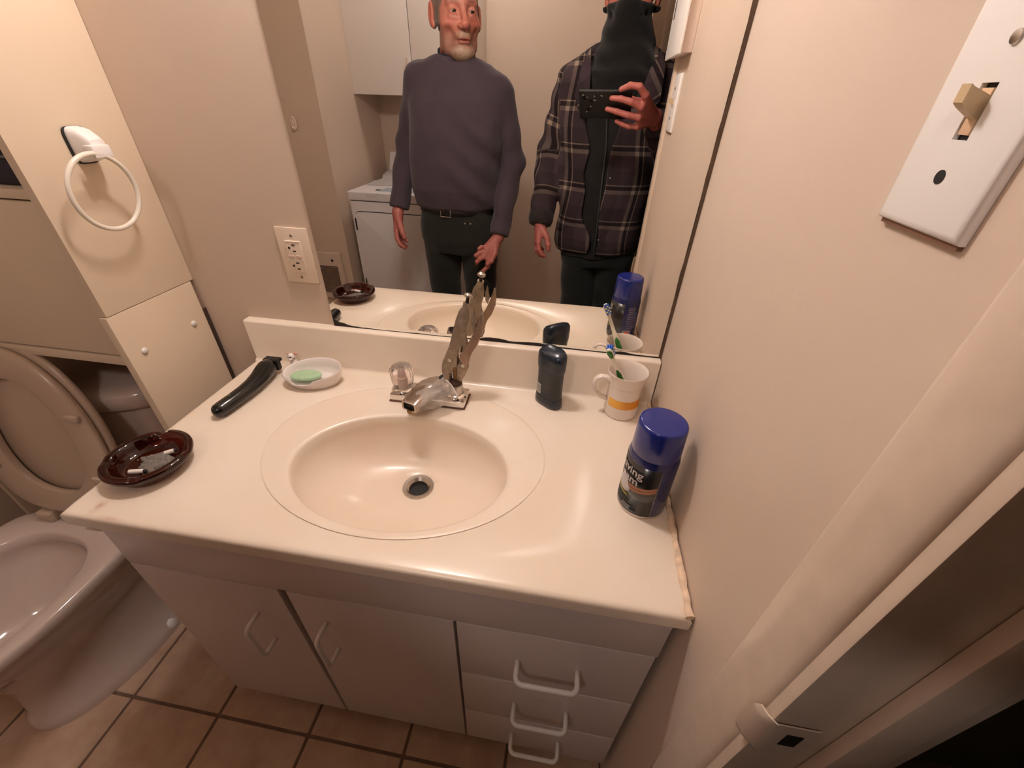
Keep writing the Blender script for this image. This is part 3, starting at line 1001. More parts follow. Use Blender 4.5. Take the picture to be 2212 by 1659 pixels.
G().lathe((c.x, c.y, c.z - 0.0185), [(0.0085, 0), (0.0095, 0.001), (0.0095, 0.008)], 20).done('aerator', mat('old_brass', srgb(150, 128, 92), 0.35, metal=0.9), fa)
G().lathe((-0.4480, -0.0640, ZC + 0.0135), [(0.0045, 0), (0.0045, 0.022), (0.0105, 0.024), (0.0105, 0.030), (0.006, 0.0315)], 20, M=Matrix.Rotation(0.35, 3, 'X')).done('lift_rod_knob', mat('black_rubber', srgb(18, 16, 16), 0.45), fa)
# clear plastic bag wrapped around the spout base, with beaded zip edge
M_FILM = NT('plastic_film')
M_FILM.b.inputs['Base Color'].default_value = srgb(205, 192, 180)
M_FILM.b.inputs['Roughness'].default_value = 0.12
M_FILM.b.inputs['Alpha'].default_value = 0.42
M_FILM.bump(M_FILM.noise(160, 3), 0.6, 0.003)
M_FILM = M_FILM.m
wr = thing('plastic_wrap', 'crumpled clear plastic wrap tied around the faucet spout', 'plastic wrap', (-0.45, -0.11, ZC + 0.015))
rows = []
ax0, ax1 = Vector((-0.4860, -0.1560, ZC + 0.034)), Vector((-0.4300, -0.0985, ZC + 0.036))
ad = (ax1 - ax0).normalized(); asd = Vector((ad.y, -ad.x, 0))
for k_, (t, w, h) in enumerate(((0, 0.0215, 0.015), (0.15, 0.024, 0.0185), (0.35, 0.0285, 0.0205), (0.55, 0.0330, 0.0215), (0.75, 0.0335, 0.0215), (0.9, 0.0325, 0.020), (1.0, 0.0330, 0.019))):
    c = ax0.lerp(ax1, t)
    ring = []
    for i in range(40):
        a = 2 * PI * i / 40
        ww = 1 + 0.05 * math.sin(3 * a + k_ * 1.3) + 0.04 * math.sin(7 * a + k_ * 2.1)
        z = c.z - 0.004 + h * math.sin(a) * ww
        ring.append((c.x + asd.x * w * math.cos(a) * ww, c.y + asd.y * w * math.cos(a) * ww, max(z, ZC + 0.0185)))
    rows.append(ring)
G().loft(rows, False, False).done('film', M_FILM, wr, angle=180)
G().tube([Vector(rows[-1][i]) for i in range(40)], 0.0016, 6, closed=True).done('hem', M_FILM, wr)
g = G()
for i in range(40):
    p, q = Vector(rows[-1][i]), Vector(rows[-1][(i + 1) % 40])
    if i < 24 or i > 36:
        for f in (0, 0.5):
            g.ball(p.lerp(q, f), 0.0016, 6)
g.done('bead', mat('bead_plastic', srgb(235, 230, 225), 0.15), wr, kind='stuff', label='row of tiny clear beads along the zip edge')

# ------------------------------------------------------------------ locking pliers clamped on the valve
pl = thing('locking_pliers', 'locking pliers standing upright, clamped on the faucet valve', 'pliers', (-0.42, -0.075, ZC + 0.04))
M_PL = mat('nickel_plate', srgb(168, 152, 134), 0.42, metal=0.75, var=0.22, vscale=90, bump=0.15, bscale=300)
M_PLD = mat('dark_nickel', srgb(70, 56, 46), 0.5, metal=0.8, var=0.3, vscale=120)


def pl_pt(u, v, d):
    # u = x, v = height; the tool leans back a little towards the mirror
    return (u, -0.0905 + (v - 0.83) * 0.145 + d, v)


fixed = [(-0.4010, 1.0080), (-0.3885, 1.0065), (-0.3865, 0.985), (-0.3905, 0.968), (-0.3945, 0.955), (-0.3965, 0.945), (-0.3905, 0.930), (-0.3975, 0.925), (-0.4050, 0.915), (-0.4105, 0.900), (-0.4120, 0.888),
         (-0.4155, 0.876), (-0.4235, 0.8745), (-0.4235, 0.866), (-0.4260, 0.860), (-0.4285, 0.850), (-0.4285, 0.8430), (-0.4345, 0.8420), (-0.4400, 0.852), (-0.4445, 0.868), (-0.4450, 0.8800), (-0.4425, 0.892),
         (-0.4365, 0.906), (-0.4270, 0.925), (-0.4235, 0.944), (-0.4185, 0.965), (-0.4140, 0.982), (-0.4085, 0.998)]
G().prism(fixed, pl_pt, -0.0062, 0.0062, 0.0014).done('fixed_jaw_handle', M_PL, pl)
jaw = [(-0.4155, 0.8755), (-0.4060, 0.893), (-0.3985, 0.8985), (-0.3915, 0.893), (-0.3895, 0.882), (-0.3960, 0.866), (-0.4055, 0.849), (-0.4100, 0.8430), (-0.4150, 0.8430), (-0.4150, 0.851), (-0.4165, 0.860), (-0.4180, 0.867)]
G().prism(jaw, pl_pt, -0.0058, 0.0058, 0.0012).done('moving_jaw', M_PL, pl)
lever = [(-0.4080, 0.902), (-0.3995, 0.921), (-0.3905, 0.931), (-0.3850, 0.944), (-0.3745, 0.968), (-0.3690, 0.982), (-0.3665, 0.990), (-0.3605, 0.975), (-0.3625, 0.955), (-0.3705, 0.934), (-0.3810, 0.918), (-0.3880, 0.905), (-0.3895, 0.8905), (-0.3980, 0.888)]
G().prism(lever, pl_pt, -0.0075, 0.0045, 0.0016).done('lever_handle', mat('worn_lever', srgb(172, 146, 128), 0.42, metal=0.85, var=0.15, vscale=70), pl)
rel = [(-0.3790, 0.960), (-0.3745, 0.975), (-0.3770, 0.985), (-0.3765, 0.998), (-0.3795, 1.003), (-0.3835, 0.985), (-0.3840, 0.968)]
G().prism(rel, pl_pt, -0.0035, 0.0035, 0.001).done('release_lever', M_PL, pl)
tip = [(-0.3690, 0.980), (-0.3640, 0.999), (-0.3615, 0.998), (-0.3605, 0.976)]
G().prism(tip, pl_pt, -0.0045, 0.0025, 0.0008).done('lever_tip', M_PL, pl)
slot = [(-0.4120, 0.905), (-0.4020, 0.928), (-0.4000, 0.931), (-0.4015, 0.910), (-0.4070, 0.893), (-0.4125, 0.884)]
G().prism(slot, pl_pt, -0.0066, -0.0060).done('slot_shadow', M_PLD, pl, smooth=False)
G().tube([pl_pt(-0.4050, 0.925, -0.0072), pl_pt(-0.4060, 0.915, -0.0074), pl_pt(-0.4070, 0.905, -0.0074)], 0.0012, 6).done('spring', M_STEEL, pl)
for u, v in ((-0.4280, 0.8965), (-0.4045, 0.9130), (-0.4000, 0.8875)):
    p = pl_pt(u, v, -0.0058)
    g = G().lathe(p, [(0.0042, 0), (0.0040, 0.0012), (0.0022, 0.0014), (0.0018, 0.0008)], 18, 'Y')
    g.done('rivet', M_STEEL, pl)
for i in range(5):
    p0, p1 = pl_pt(-0.4290, 0.8465 + i * 0.0045, -0.0064), pl_pt(-0.4255, 0.8485 + i * 0.0045, 0.0064)
    G().box((p0[0], min(p0[1], p1[1]), p0[2]), (p1[0], max(p0[1], p1[1]), p1[2] + 0.0005)).done('jaw_tooth', M_PLD, pl, smooth=False)
ta = Vector(pl_pt(-0.3945, 1.006, 0)); td = (Vector(pl_pt(-0.3875, 1.040, 0)) - ta).normalized()
G().tube([ta - td * 0.006, ta + td * 0.009], 0.0072, 18).done('screw_collar', M_PL, pl, angle=60)
G().tube([ta, ta + td * 0.022], 0.0036, 14).done('screw_shaft', M_PLD, pl, angle=60)
G().tube([ta + td * 0.0205, ta + td * 0.0215, ta + td * 0.0255, ta + td * 0.0275], [0.0070, 0.0086, 0.0086, 0.0068], 22).done('adjusting_screw', M_STEEL, pl, angle=50)

# ------------------------------------------------------------------ ashtray
M_AMB = NT('amber_glass')
M_AMB.b.inputs['Base Color'].default_value = srgb(74, 20, 11)
M_AMB.b.inputs['Roughness'].default_value = 0.04
M_AMB.b.inputs['Transmission Weight'].default_value = 0.85
M_AMB.b.inputs['IOR'].default_value = 1.5
M_AMB = M_AMB.m
AX, AY = -0.872, -0.374
ash = thing('ashtray', 'round dark amber glass ashtray with ash and butts on the counter corner', 'ashtray', (AX, AY, ZC))
rows = []
N = 120


def ash_ring(r, z, notch=0.0):
    out = []
    for i in range(N):
        t = 2 * PI * i / N
        d = 0
        for a0, am in ((1.95, 1.25), (3.62, 0.45), (0.35, 0.45), (5.2, 0.45)):
            dd = (t - a0 + PI) % (2 * PI) - PI
            d = max(d, am * math.exp(-(dd / 0.13) ** 4))
        out.append((AX + r * math.cos(t), AY + r * math.sin(t), ZC + z - notch * d))
    return out


for r, z, nt_ in ((0.044, 0.0, 0), (0.047, 0.002, 0), (0.054, 0.012, 0), (0.0615, 0.019, 0.0), (0.0640, 0.023, 0.001), (0.0642, 0.027, 0.003), (0.0630, 0.0300, 0.0045), (0.0590, 0.0315, 0.0055), (0.0540, 0.0312, 0.0055), (0.0505, 0.0290, 0.004), (0.0475, 0.020, 0), (0.044, 0.0125, 0), (0.036, 0.0085, 0), (0.010, 0.0075, 0)):
    rows.append(ash_ring(r, z, nt_))
G().loft(rows).done('bowl', M_AMB, ash, angle=70)
# ash: a lumpy flat heap
g = G(); rows = []
for k_, (r, z) in enumerate(((0.030, 0.0093), (0.024, 0.0125), (0.016, 0.0150), (0.007, 0.0160))):
    rows.append([(AX + 0.008 + r * (1 + 0.22 * math.sin(3 * t + k_) + 0.13 * math.sin(7 * t + 2 * k_)) * math.cos(t), AY + 0.002 + 0.8 * r * (1 + 0.2 * math.sin(4 * t + k_)) * math.sin(t), ZC + z + 0.0012 * math.sin(5 * t + 3 * k_)) for t in np.linspace(0, 2 * PI, 41)[:-1]])
g.loft(rows)
for i in range(40):
    a, r = rng.uniform(0, 6.28), rng.uniform(0, 0.034)
    g.ball((AX + 0.006 + r * math.cos(a), AY + r * 0.85 * math.sin(a), ZC + 0.0105 + rng.uniform(0, 0.005) * (1 - r / 0.04)), rng.uniform(0.001, 0.0026), 6, (1.3, 1, .7))
o = g.done('ash_heap', mat('ash_grey', srgb(120, 112, 104), 0.95, var=0.45, vscale=300, bump=0.6, bscale=700), None, angle=60, kind='stuff')
tag(o, 'heap of grey ash in the amber ashtray', 'ash')
M_BUTT = mat('cigarette_paper', srgb(236, 226, 216), 0.8)
M_CHAR = mat('burnt_tip', srgb(48, 40, 36), 0.9)
for k_, (p, q, lab) in enumerate((((-0.884, -0.402, 0.0150), (-0.861, -0.397, 0.0160), 'white cigarette butt at the near edge of the ashtray'),
                                  ((-0.866, -0.353, 0.0135), (-0.854, -0.345, 0.0145), 'short cigarette stub at the far side of the ashtray'))):
    b_ = thing('cigarette_butt', lab, 'cigarette butt', (p[0], p[1], ZC + p[2] - 0.004), 'butts in the ashtray')
    P_, Q_ = Vector((p[0], p[1], ZC + p[2])), Vector((q[0], q[1], ZC + q[2]))
    G().tube([P_, P_.lerp(Q_, 0.5), Q_], [0.0036, 0.0039, 0.0036], 12).done('paper', M_BUTT, b_, angle=50)
    G().tube([Q_, Q_ + (Q_ - P_).normalized() * 0.004], [0.0035, 0.0020], 10).done('burnt_end', M_CHAR, b_)

# ------------------------------------------------------------------ beard trimmer
tm = thing('beard_trimmer', 'black cordless beard trimmer lying near the counter edge', 'trimmer', (-0.853, -0.15, ZC))
M_TRM = mat('black_gloss', srgb(16, 17, 16), 0.22, coat=0.3)
path = [(-0.8635, -0.2440, 0.0150, 0.004), (-0.8620, -0.2415, 0.0152, 0.010), (-0.8600, -0.2360, 0.0155, 0.0145), (-0.8575, -0.2260, 0.0160, 0.0158), (-0.8535, -0.2000, 0.0165, 0.0160), (-0.8500, -0.1700, 0.0170, 0.0165), (-0.8490, -0.1450, 0.0178, 0.0175),
        (-0.8510, -0.1200, 0.0190, 0.0190), (-0.8540, -0.1000, 0.0210, 0.0205), (-0.8560, -0.0850, 0.0230, 0.0205), (-0.8560, -0.0750, 0.0240, 0.0180), (-0.8555, -0.0700, 0.0235, 0.0120)]
rings = []
for i, (x, y, z, r) in enumerate(path):
    a = Vector(path[max(i - 1, 0)][:3]); b = Vector(path[min(i + 1, len(path) - 1)][:3])
    t = (b - a).normalized(); u = Vector((0, 0, 1)).cross(t).normalized(); w = t.cross(u)
    rings.append([Vector((x, y, ZC + z)) + u * r * math.cos(q) * 1.0 + w * min(r, z - 0.0003) * 0.92 * math.sin(q) for q in np.linspace(0, 2 * PI, 25)[:-1]])
G().loft(rings).done('body', M_TRM, tm, angle=60)
g = G().box((-0.8725, -0.0740, ZC + 0.010), (-0.8365, -0.0610, ZC + 0.0370), 0.004)
g.done('cutting_head', mat('black_matt', srgb(20, 20, 20), 0.45), tm)
for i in range(14):
    x = -0.8722 + i * 0.0026
    G().box((x, -0.0620, ZC + 0.0285), (x + 0.0013, -0.0545, ZC + 0.0355), 0.0003, 1).done('comb_tooth', M_TRM, tm)
G().box((-0.8555, -0.2075, ZC + 0.0308), (-0.8510, -0.2000, ZC + 0.0326), 0.0004).done('indicator', mat('olive_print', srgb(92, 84, 56), 0.5), tm)

# ------------------------------------------------------------------ soap dish, soap, figurine
DX, DY_, DA = -0.744, -0.0865, 0.20
dish = thing('soap_dish', 'white oval ceramic soap dish with a notched front rim', 'soap dish', (DX, DY_, ZC))
M_CER = mat('white_ceramic', srgb(240, 230, 224), 0.15, coat=0.3)
cd, sd_ = math.cos(DA), math.sin(DA)


def dish_ring(a, b, z, notch=0.0, tilt=0.0):
    out = []
    for i in range(80):
        t = 2 * PI * i / 80
        u, v = a * math.cos(t), b * math.sin(t)
        d = (t - 4.50 + PI) % (2 * PI) - PI
        zz = z - notch * math.exp(-(d / 0.40) ** 8) + tilt * (v / b) * 0.5 + tilt * (u / a) * 0.35
        out.append((DX + u * cd - v * sd_, DY_ + u * sd_ + v * cd, ZC + zz))
    return out


rows = [dish_ring(0.050, 0.030, 0.0), dish_ring(0.053, 0.033, 0.002), dish_ring(0.0585, 0.0375, 0.013), dish_ring(0.0625, 0.0405, 0.026, 0.004, 0.007), dish_ring(0.0640, 0.0415, 0.0325, 0.008, 0.012), dish_ring(0.0625, 0.0405, 0.0345, 0.0085, 0.012),
        dish_ring(0.0600, 0.0380, 0.0325, 0.008, 0.012), dish_ring(0.0575, 0.0355, 0.022, 0.003, 0.005), dish_ring(0.0530, 0.0315, 0.0105), dish_ring(0.047, 0.026, 0.0065), dish_ring(0.010, 0.006, 0.0060)]
G().loft(rows).done('bowl', M_CER, dish, angle=70)
for u0, v0 in ((0.030, 0.006), (0.036, -0.006)):
    c = (DX + u0 * cd - v0 * sd_, DY_ + u0 * sd_ + v0 * cd, ZC + 0.0072)
    G().ball(c, 0.004, 12, (1.6, 1, .5)).done('soap_rest', M_CER, dish)
sx, sy = DX - 0.016 * cd - 0.001 * sd_, DY_ - 0.016 * sd_
rows = []
for a, b, z in ((0.020, 0.012, 0.0100), (0.030, 0.0180, 0.0115), (0.0335, 0.0205, 0.0145), (0.0330, 0.0200, 0.0185), (0.0285, 0.0165, 0.0215), (0.018, 0.010, 0.0230), (0.006, 0.003, 0.0232)):
    rows.append([(sx + a * math.cos(t) * cd - b * math.sin(t) * sd_, sy + a * math.cos(t) * sd_ + b * math.sin(t) * cd, ZC + z + 0.002 - 0.05 * b * math.sin(t)) for t in np.linspace(0, 2 * PI, 49)[:-1]])
o = G().loft(rows).done('soap_bar', mat('green_soap', srgb(172, 206, 166), 0.45, var=0.06, vscale=60, sss=0.15), None, angle=70)
tag(o, 'pale green oval soap bar in the white dish', 'soap')
fg = thing('animal_figurine', 'tiny white animal figurine with black spots behind the soap dish', 'figurine', (-0.8235, -0.036, ZC))
M_FIG = NT('spotted_ceramic')
vo = M_FIG.n('ShaderNodeTexVoronoi'); vo.inputs['Scale'].default_value = 125; M_FIG.link(M_FIG.coord(), vo.inputs['Vector'])
M_FIG.base(M_FIG.mix(M_FIG.math('LESS_THAN', vo.outputs['Distance'], 0.34), srgb(240, 228, 220), srgb(16, 14, 16)))
M_FIG.b.inputs['Roughness'].default_value = 0.15
M_FIG = M_FIG.m
fx, fy = -0.8225, -0.0365
G().ball((fx, fy, ZC + 0.0125), 0.0095, 16, (1.0, 1.0, 1.32)).done('body', M_FIG, fg)
G().ball((fx - 0.001, fy - 0.0025, ZC + 0.0300), 0.0085, 16, (1.0, 0.95, 0.95)).done('head', M_FIG, fg)
G().ball((fx + 0.0005, fy - 0.0100, ZC + 0.0270), 0.0040, 12, (1.1, 1, .8)).done('muzzle', M_CER, fg)
for s, zz in ((-1, 0.0345), (1, 0.0375)):
    G().ball((fx - 0.001 + s * 0.0095, fy, ZC + zz), 0.0045, 10, (1.35, .5, .55 if s < 0 else 1.0)).done('ear', mat('pink_ceramic', srgb(230, 180, 160), 0.2), fg)
for s in (-1, 1):
    G().ball((fx + s * 0.0085, fy - 0.0075, ZC + 0.0042), 0.0043, 10, (1.1, 1.2, .97)).done('foot', M_CER, fg)
    G().ball((fx - 0.0015 + s * 0.0030, fy - 0.0098, ZC + 0.0320), 0.0013, 8).done('eye', M_BLACK, fg)

# ------------------------------------------------------------------ deodorant stick
de = thing('deodorant_stick', 'dark blue deodorant stick standing against the backsplash', 'deodorant', (-0.222, -0.062, ZC))
M_DEO = mat('dark_blue_plastic', srgb(20, 34, 48), 0.26, coat=0.2)
M_DEOB = mat('charcoal_label', srgb(34, 38, 42), 0.34)
da = -0.66
du, dv = Vector((math.cos(da), math.sin(da), 0)), Vector((-math.sin(da), math.cos(da), 0))
dc = Vector((-0.2215, -0.0625, ZC))


def deo_ring(w, d, z, e=0.62, slant=0.0):
    out = []
    for t in np.linspace(0, 2 * PI, 57)[:-1]:
        c, s = math.cos(t), math.sin(t)
        u = w * abs(c) ** e * (1 if c > 0 else -1); v = d * abs(s) ** 0.8 * (1 if s > 0 else -1)
        out.append(dc + du * u + dv * v + Vector((0, 0, z - slant * (v / d if d else 0) - 0.0 * u)))
    return out


G().loft([deo_ring(0.0290, 0.0155, 0.0), deo_ring(0.0320, 0.0175, 0.0025), deo_ring(0.0325, 0.0178, 0.012), deo_ring(0.0305, 0.0168, 0.0225)]).done('base', M_DEO, de, angle=60)
G().loft([deo_ring(0.0300, 0.0163, 0.0222), deo_ring(0.0292, 0.0160, 0.045), deo_ring(0.0290, 0.0160, 0.070), deo_ring(0.0300, 0.0163, 0.086)]).done('body', M_DEOB, de, angle=60)
G().loft([deo_ring(0.0306, 0.0168, 0.0862), deo_ring(0.0318, 0.0175, 0.093), deo_ring(0.0322, 0.0178, 0.112), deo_ring(0.0314, 0.0172, 0.1225, .62, -0.004), deo_ring(0.0270, 0.0140, 0.1285, .62, -0.004), deo_ring(0.0180, 0.0080, 0.1310, .62, -0.003)]).done('cap', M_DEO, de, angle=40)


def deo_patch(u0, u1, z0, z1, front=-1, lift=0.0004):
    """thin curved patch hugging the body; front -1 faces the room, +1 faces the mirror"""
    g = G(); a, b = [], []
    for l in (lift, lift - 0.0005):
        for z in (z0, z1):
            row = []
            for u in np.linspace(u0, u1, 9):
                w = 0.0292
                c = abs(u / w) ** (1 / 0.62); s = math.sqrt(max(0, 1 - min(c, 1) ** 2))
                row.append(dc + du * u + dv * front * (0.0162 * s ** 0.8 + l) + Vector((0, 0, z)))
            a.append(row)
    g.loft([a[0] + a[1][::-1], a[2] + a[3][::-1]])
    return g


deo_patch(-0.0265, -0.0105, 0.026, 0.050).done('barcode_label', mat('label_white', srgb(176, 172, 168), 0.5), de)
for zb in (0.0325, 0.0385, 0.0435):
    deo_patch(-0.0250, -0.0120, zb, zb + 0.0016, lift=0.0006).done('barcode', mat('print_grey', srgb(96, 92, 92), 0.5), de)
M_PRN = mat('dull_print', srgb(78, 78, 78), 0.5)
for i, (u0, u1) in enumerate(((-0.021, 0.006), (-0.021, 0.012), (-0.021, 0.014), (-0.020, 0.008), (-0.020, 0.013), (-0.020, 0.011), (-0.006, 0.013), (-0.006, 0.012), (-0.006, 0.014), (-0.006, 0.008), (-0.006, 0.012), (-0.006, 0.010))):
    z = 0.0805 - i * 0.0041
    deo_patch(u0, u1, z, z + 0.0017).done('print_line', M_PRN, de)
deo_patch(-0.018, 0.018, 0.074, 0.0765, 1).done('copper_band', mat('copper_print', srgb(150, 92, 60), 0.4, metal=0.5), de)
for s, z, h in ((-0.004, 0.058, 0.014), (0.003, 0.060, 0.010)):
    deo_patch(s - 0.002, s + 0.002, z, z + h, 1).done('emblem', mat('emblem_white', srgb(214, 206, 190), 0.4), de)

# ------------------------------------------------------------------ mug and toothbrush
mg = thing('mug', 'white flared mug with a yellow band beside the deodorant', 'mug', (-0.0705, -0.0635, ZC))
MX, MY = -0.0705, -0.0635
M_MUG = mat('mug_white', srgb(240, 226, 214), 0.22, coat=0.2)
prof = [(0.030, 0.0), (0.0335, 0.0015), (0.0345, 0.006), (0.0335, 0.030), (0.0332, 0.055), (0.0345, 0.076), (0.0372, 0.093), (0.0395, 0.1005), (0.0400, 0.1025), (0.0390, 0.1035), (0.0378, 0.1020), (0.0350, 0.093), (0.0325, 0.076), (0.0312, 0.055), (0.0315, 0.012), (0.028, 0.0055), (0.005, 0.005)]
G().lathe((MX, MY, ZC), prof, 48).done('cup', M_MUG, mg, angle=60)
k = NT('yellow_band')
g1 = k.n('ShaderNodeSeparateXYZ'); k.link(k.coord(), g1.inputs[0])
k.base(k.mix(k.ramp(g1.outputs[0], -0.034, 0.025), srgb(244, 190, 90), srgb(226, 140, 30)))
k.b.inputs['Roughness'].default_value = 0.25
g = G()
rows = []
for r_, z in ((0.03372, 0.0285), (0.03395, 0.0288), (0.03365, 0.0475), (0.03345, 0.0478)):
    rows.append([(MX + r_ * math.cos(t), MY + r_ * math.sin(t), ZC + z) for t in np.linspace(math.radians(-150), math.radians(-12), 41)])
g.loft(rows, False, False, close=False)
g.done('band', k.m, mg, label='yellow painted band')
G().lathe((MX, MY, ZC + 0.0735), [(0.0344, 0), (0.0350, 0.0006), (0.0347, 0.0012)], 48, cap0=False, cap1=False).done('ridge', M_MUG, mg)
hp = [(-0.0325, 0.080), (-0.0400, 0.0865), (-0.0500, 0.0880), (-0.0590, 0.0835), (-0.0630, 0.0740), (-0.0625, 0.0620), (-0.0570, 0.0500), (-0.0470, 0.0400), (-0.0335, 0.0350)]
hp2 = []
for a, b in zip(hp[:-1], hp[1:]):
    for f in (0, .33, .66):
        hp2.append((a[0] + (b[0] - a[0]) * f, a[1] + (b[1] - a[1]) * f))
hp2.append(hp[-1])
G().tube([(MX + u, MY - 0.002 + 0.1 * u, ZC + v) for u, v in hp2], [0.0052 if 2 < i < len(hp2) - 3 else 0.0060 for i in range(len(hp2))], 12, flat=(1.35, 0.7)).done('handle', M_MUG, mg, angle=180)

tb = thing('toothbrush', 'green and white toothbrush leaning in the white mug', 'toothbrush', (-0.05, -0.03, ZC + 0.006))
b0, b1 = Vector((-0.0445, -0.0455, ZC + 0.0105)), Vector((-0.1215, -0.1075, ZC + 0.1690))
bd = (b1 - b0).normalized(); L = (b1 - b0).length
bn = Vector((0.25, 0.86, 0.0)); bn = (bn - bd * bn.dot(bd)).normalized()     # bristles face the mirror
bs = bd.cross(bn).normalized()
M_GRN = mat('green_rubber', srgb(44, 112, 40), 0.45)
M_BRW = mat('brush_white', srgb(240, 234, 214), 0.3)


def brush_loft(rows_, name, m, ang=180):
    R_ = []
    for t, wu, wn, off in rows_:
        c = b0 + bd * (t * L) + bn * off
        R_.append([c + bs * wu * math.cos(a) + bn * wn * math.sin(a) for a in np.linspace(0, 2 * PI, 17)[:-1]])
    return G().loft(R_).done(name, m, tb, angle=ang)


brush_loft([(0.0, 0.003, 0.003, 0), (0.02, 0.0055, 0.0042, 0), (0.15, 0.0060, 0.0050, 0), (0.34, 0.0062, 0.0052, 0.001), (0.50, 0.0072, 0.0056, 0.0), (0.58, 0.0062, 0.0048, 0), (0.66, 0.0042, 0.0038, 0), (0.82, 0.0036, 0.0034, 0), (0.87, 0.0050, 0.0030, 0), (0.92, 0.0066, 0.0028, 0), (0.97, 0.0064, 0.0028, 0), (1.0, 0.0030, 0.0022, 0)], 'stem', M_BRW)
brush_loft([(0.005, 0.003, 0.0025, -0.0015), (0.03, 0.0050, 0.0042, -0.0018), (0.34, 0.0056, 0.0052, -0.0016), (0.50, 0.0060, 0.0056, -0.0014), (0.60, 0.0050, 0.0045, -0.0014), (0.68, 0.0022, 0.0030, -0.0012)], 'grip_back', M_GRN)
brush_loft([(0.36, 0.0020, 0.002, 0.0042), (0.40, 0.0052, 0.0022, 0.0044), (0.47, 0.0060, 0.0026, 0.0044), (0.54, 0.0050, 0.0022, 0.0040), (0.58, 0.0015, 0.0015, 0.0036)], 'thumb_pad', M_GRN)
brush_loft([(0.87, 0.002, 0.001, -0.0026), (0.89, 0.0042, 0.0014, -0.0026), (0.93, 0.0052, 0.0016, -0.0026), (0.97, 0.0050, 0.0014, -0.0026), (0.985, 0.002, 0.001, -0.0024)], 'tongue_cleaner', M_GRN)
for t in (0.90, 0.925, 0.95, 0.97):
    G().ball(b0 + bd * (t * L) - bn * 0.0044, 0.0008, 8).done('rubber_dot', mat('light_green', srgb(120, 170, 96), 0.4), tb)
M_BR1, M_BR2 = mat('blue_bristle', srgb(28, 90, 190), 0.6), mat('pale_bristle', srgb(216, 204, 160), 0.6)
for i in range(6):
    for j in range(3):
        c = b0 + bd * ((0.875 + i * 0.0215) * L) + bs * (j - 1) * 0.0036
        G().tube([c + bn * 0.0018, c + bn * 0.0125], [0.0016, 0.0019], 7).done('bristle_tuft', M_BR1 if (i + j) % 2 == 0 or i == 5 else M_BR2, tb)

# ------------------------------------------------------------------ shaving foam can
CX_, CY_ = -0.0505, -0.2990
can = thing('shaving_foam_can', 'dark blue shaving foam can with black label by the right wall', 'spray can', (CX_, CY_, ZC))
M_CAP = mat('blue_cap', srgb(22, 38, 120), 0.22, coat=0.3)
M_CNB = mat('black_can', srgb(22, 21, 22), 0.25, coat=0.3)
M_CNN = mat('navy_can', srgb(22, 32, 88), 0.25, coat=0.3)
RB = 0.0375
G().lathe((CX_, CY_, ZC), [(0.0345, 0.0), (0.0372, 0.0012), (0.0378, 0.0035), (0.0372, 0.0055)], 56).done('rim', mat('can_metal', srgb(206, 196, 190), 0.2, metal=1.0), can)
G().lathe((CX_, CY_, ZC), [(0.0366, 0.005), (RB, 0.008), (RB, 0.106), (0.0362, 0.1145), (0.0352, 0.117)], 64).done('body', M_CNN, can, angle=50)
G().lathe((CX_, CY_, ZC), [(0.0350, 0.1165), (0.0356, 0.1180), (0.0350, 0.140), (0.0343, 0.1630), (0.0334, 0.1672), (0.0315, 0.1688), (0.0290, 0.1692), (0.001, 0.1694)], 64).done('cap', M_CAP, can, angle=50)


def can_patch(a0, a1, z0, z1, lift=0.0002, n=24, zf=None):
    """curved label patch, angles in degrees; zf(t) shifts the patch up along its length"""
    g = G(); rows_ = []
    A = np.linspace(math.radians(a0), math.radians(a1), n)
    for z, l in ((z0, lift - 0.0004), (z0, lift), (z1, lift), (z1, lift - 0.0004)):
        rows_.append([(CX_ + (RB + l) * math.cos(a), CY_ + (RB + l) * math.sin(a), ZC + z + (zf((a - A[0]) / (A[-1] - A[0])) if zf else 0)) for a in A])
    g.loft(rows_, False, False, close=False)
    return g


can_patch(-262, -80, 0.0075, 0.1055, 0.0002, 64).done('label', M_CNB, can, label='black front label', angle=180)
can_patch(-79, -76.5, 0.008, 0.1015, 0.0003, 4).done('silver_line', mat('silver_print', srgb(120, 112, 100), 0.35, metal=0.6), can)
M_GRY = mat('grey_print', srgb(60, 58, 58), 0.5)
can_patch(-230, -118, 0.0955, 0.1050, 0.0004).done('brand_band', M_GRY, can)
M_CU = mat('copper_stripe', srgb(156, 108, 78), 0.4, metal=0.4)
can_patch(-150, -79.5, 0.0505, 0.0555, 0.0004, 24, lambda t: 0.010 * t * t).done('copper_stripe', M_CU, can)
can_patch(-150, -79.5, 0.0565, 0.0615, 0.0004, 24, lambda t: 0.010 * t * t).done('copper_stripe', M_CU, can)
# blob of foam printed on the label
blob = [(-0.012, 0.040), (-0.004, 0.0385), (0.006, 0.0400), (0.0135, 0.0455), (0.0145, 0.0520), (0.009, 0.0575), (0.006, 0.066), (0.0035, 0.072), (0.001, 0.0690), (-0.004, 0.0735), (-0.009, 0.068), (-0.013, 0.058), (-0.0155, 0.048)]
AB = math.radians(-160)


def wrap(u, v, d):
    a = AB + u / RB
    return (CX_ + (RB + d) * math.cos(a), CY_ + (RB + d) * math.sin(a), ZC + v)


g = G()
cvx = (0.0, 0.053)
fine = []
for a, b in zip(blob, blob[1:] + blob[:1]):
    fine += [a, ((a[0] + b[0]) / 2, (a[1] + b[1]) / 2)]
g.loft([[wrap(u, v, -0.0004) for u, v in fine]] + [[wrap(cvx[0] + (u - cvx[0]) * f, cvx[1] + (v - cvx[1]) * f, 0.0006) for u, v in fine] for f in (1.0, 0.66, 0.33, 0.05)])
g.done('foam_print', mat('foam_white', srgb(206, 198, 196), 0.5), can, angle=180)


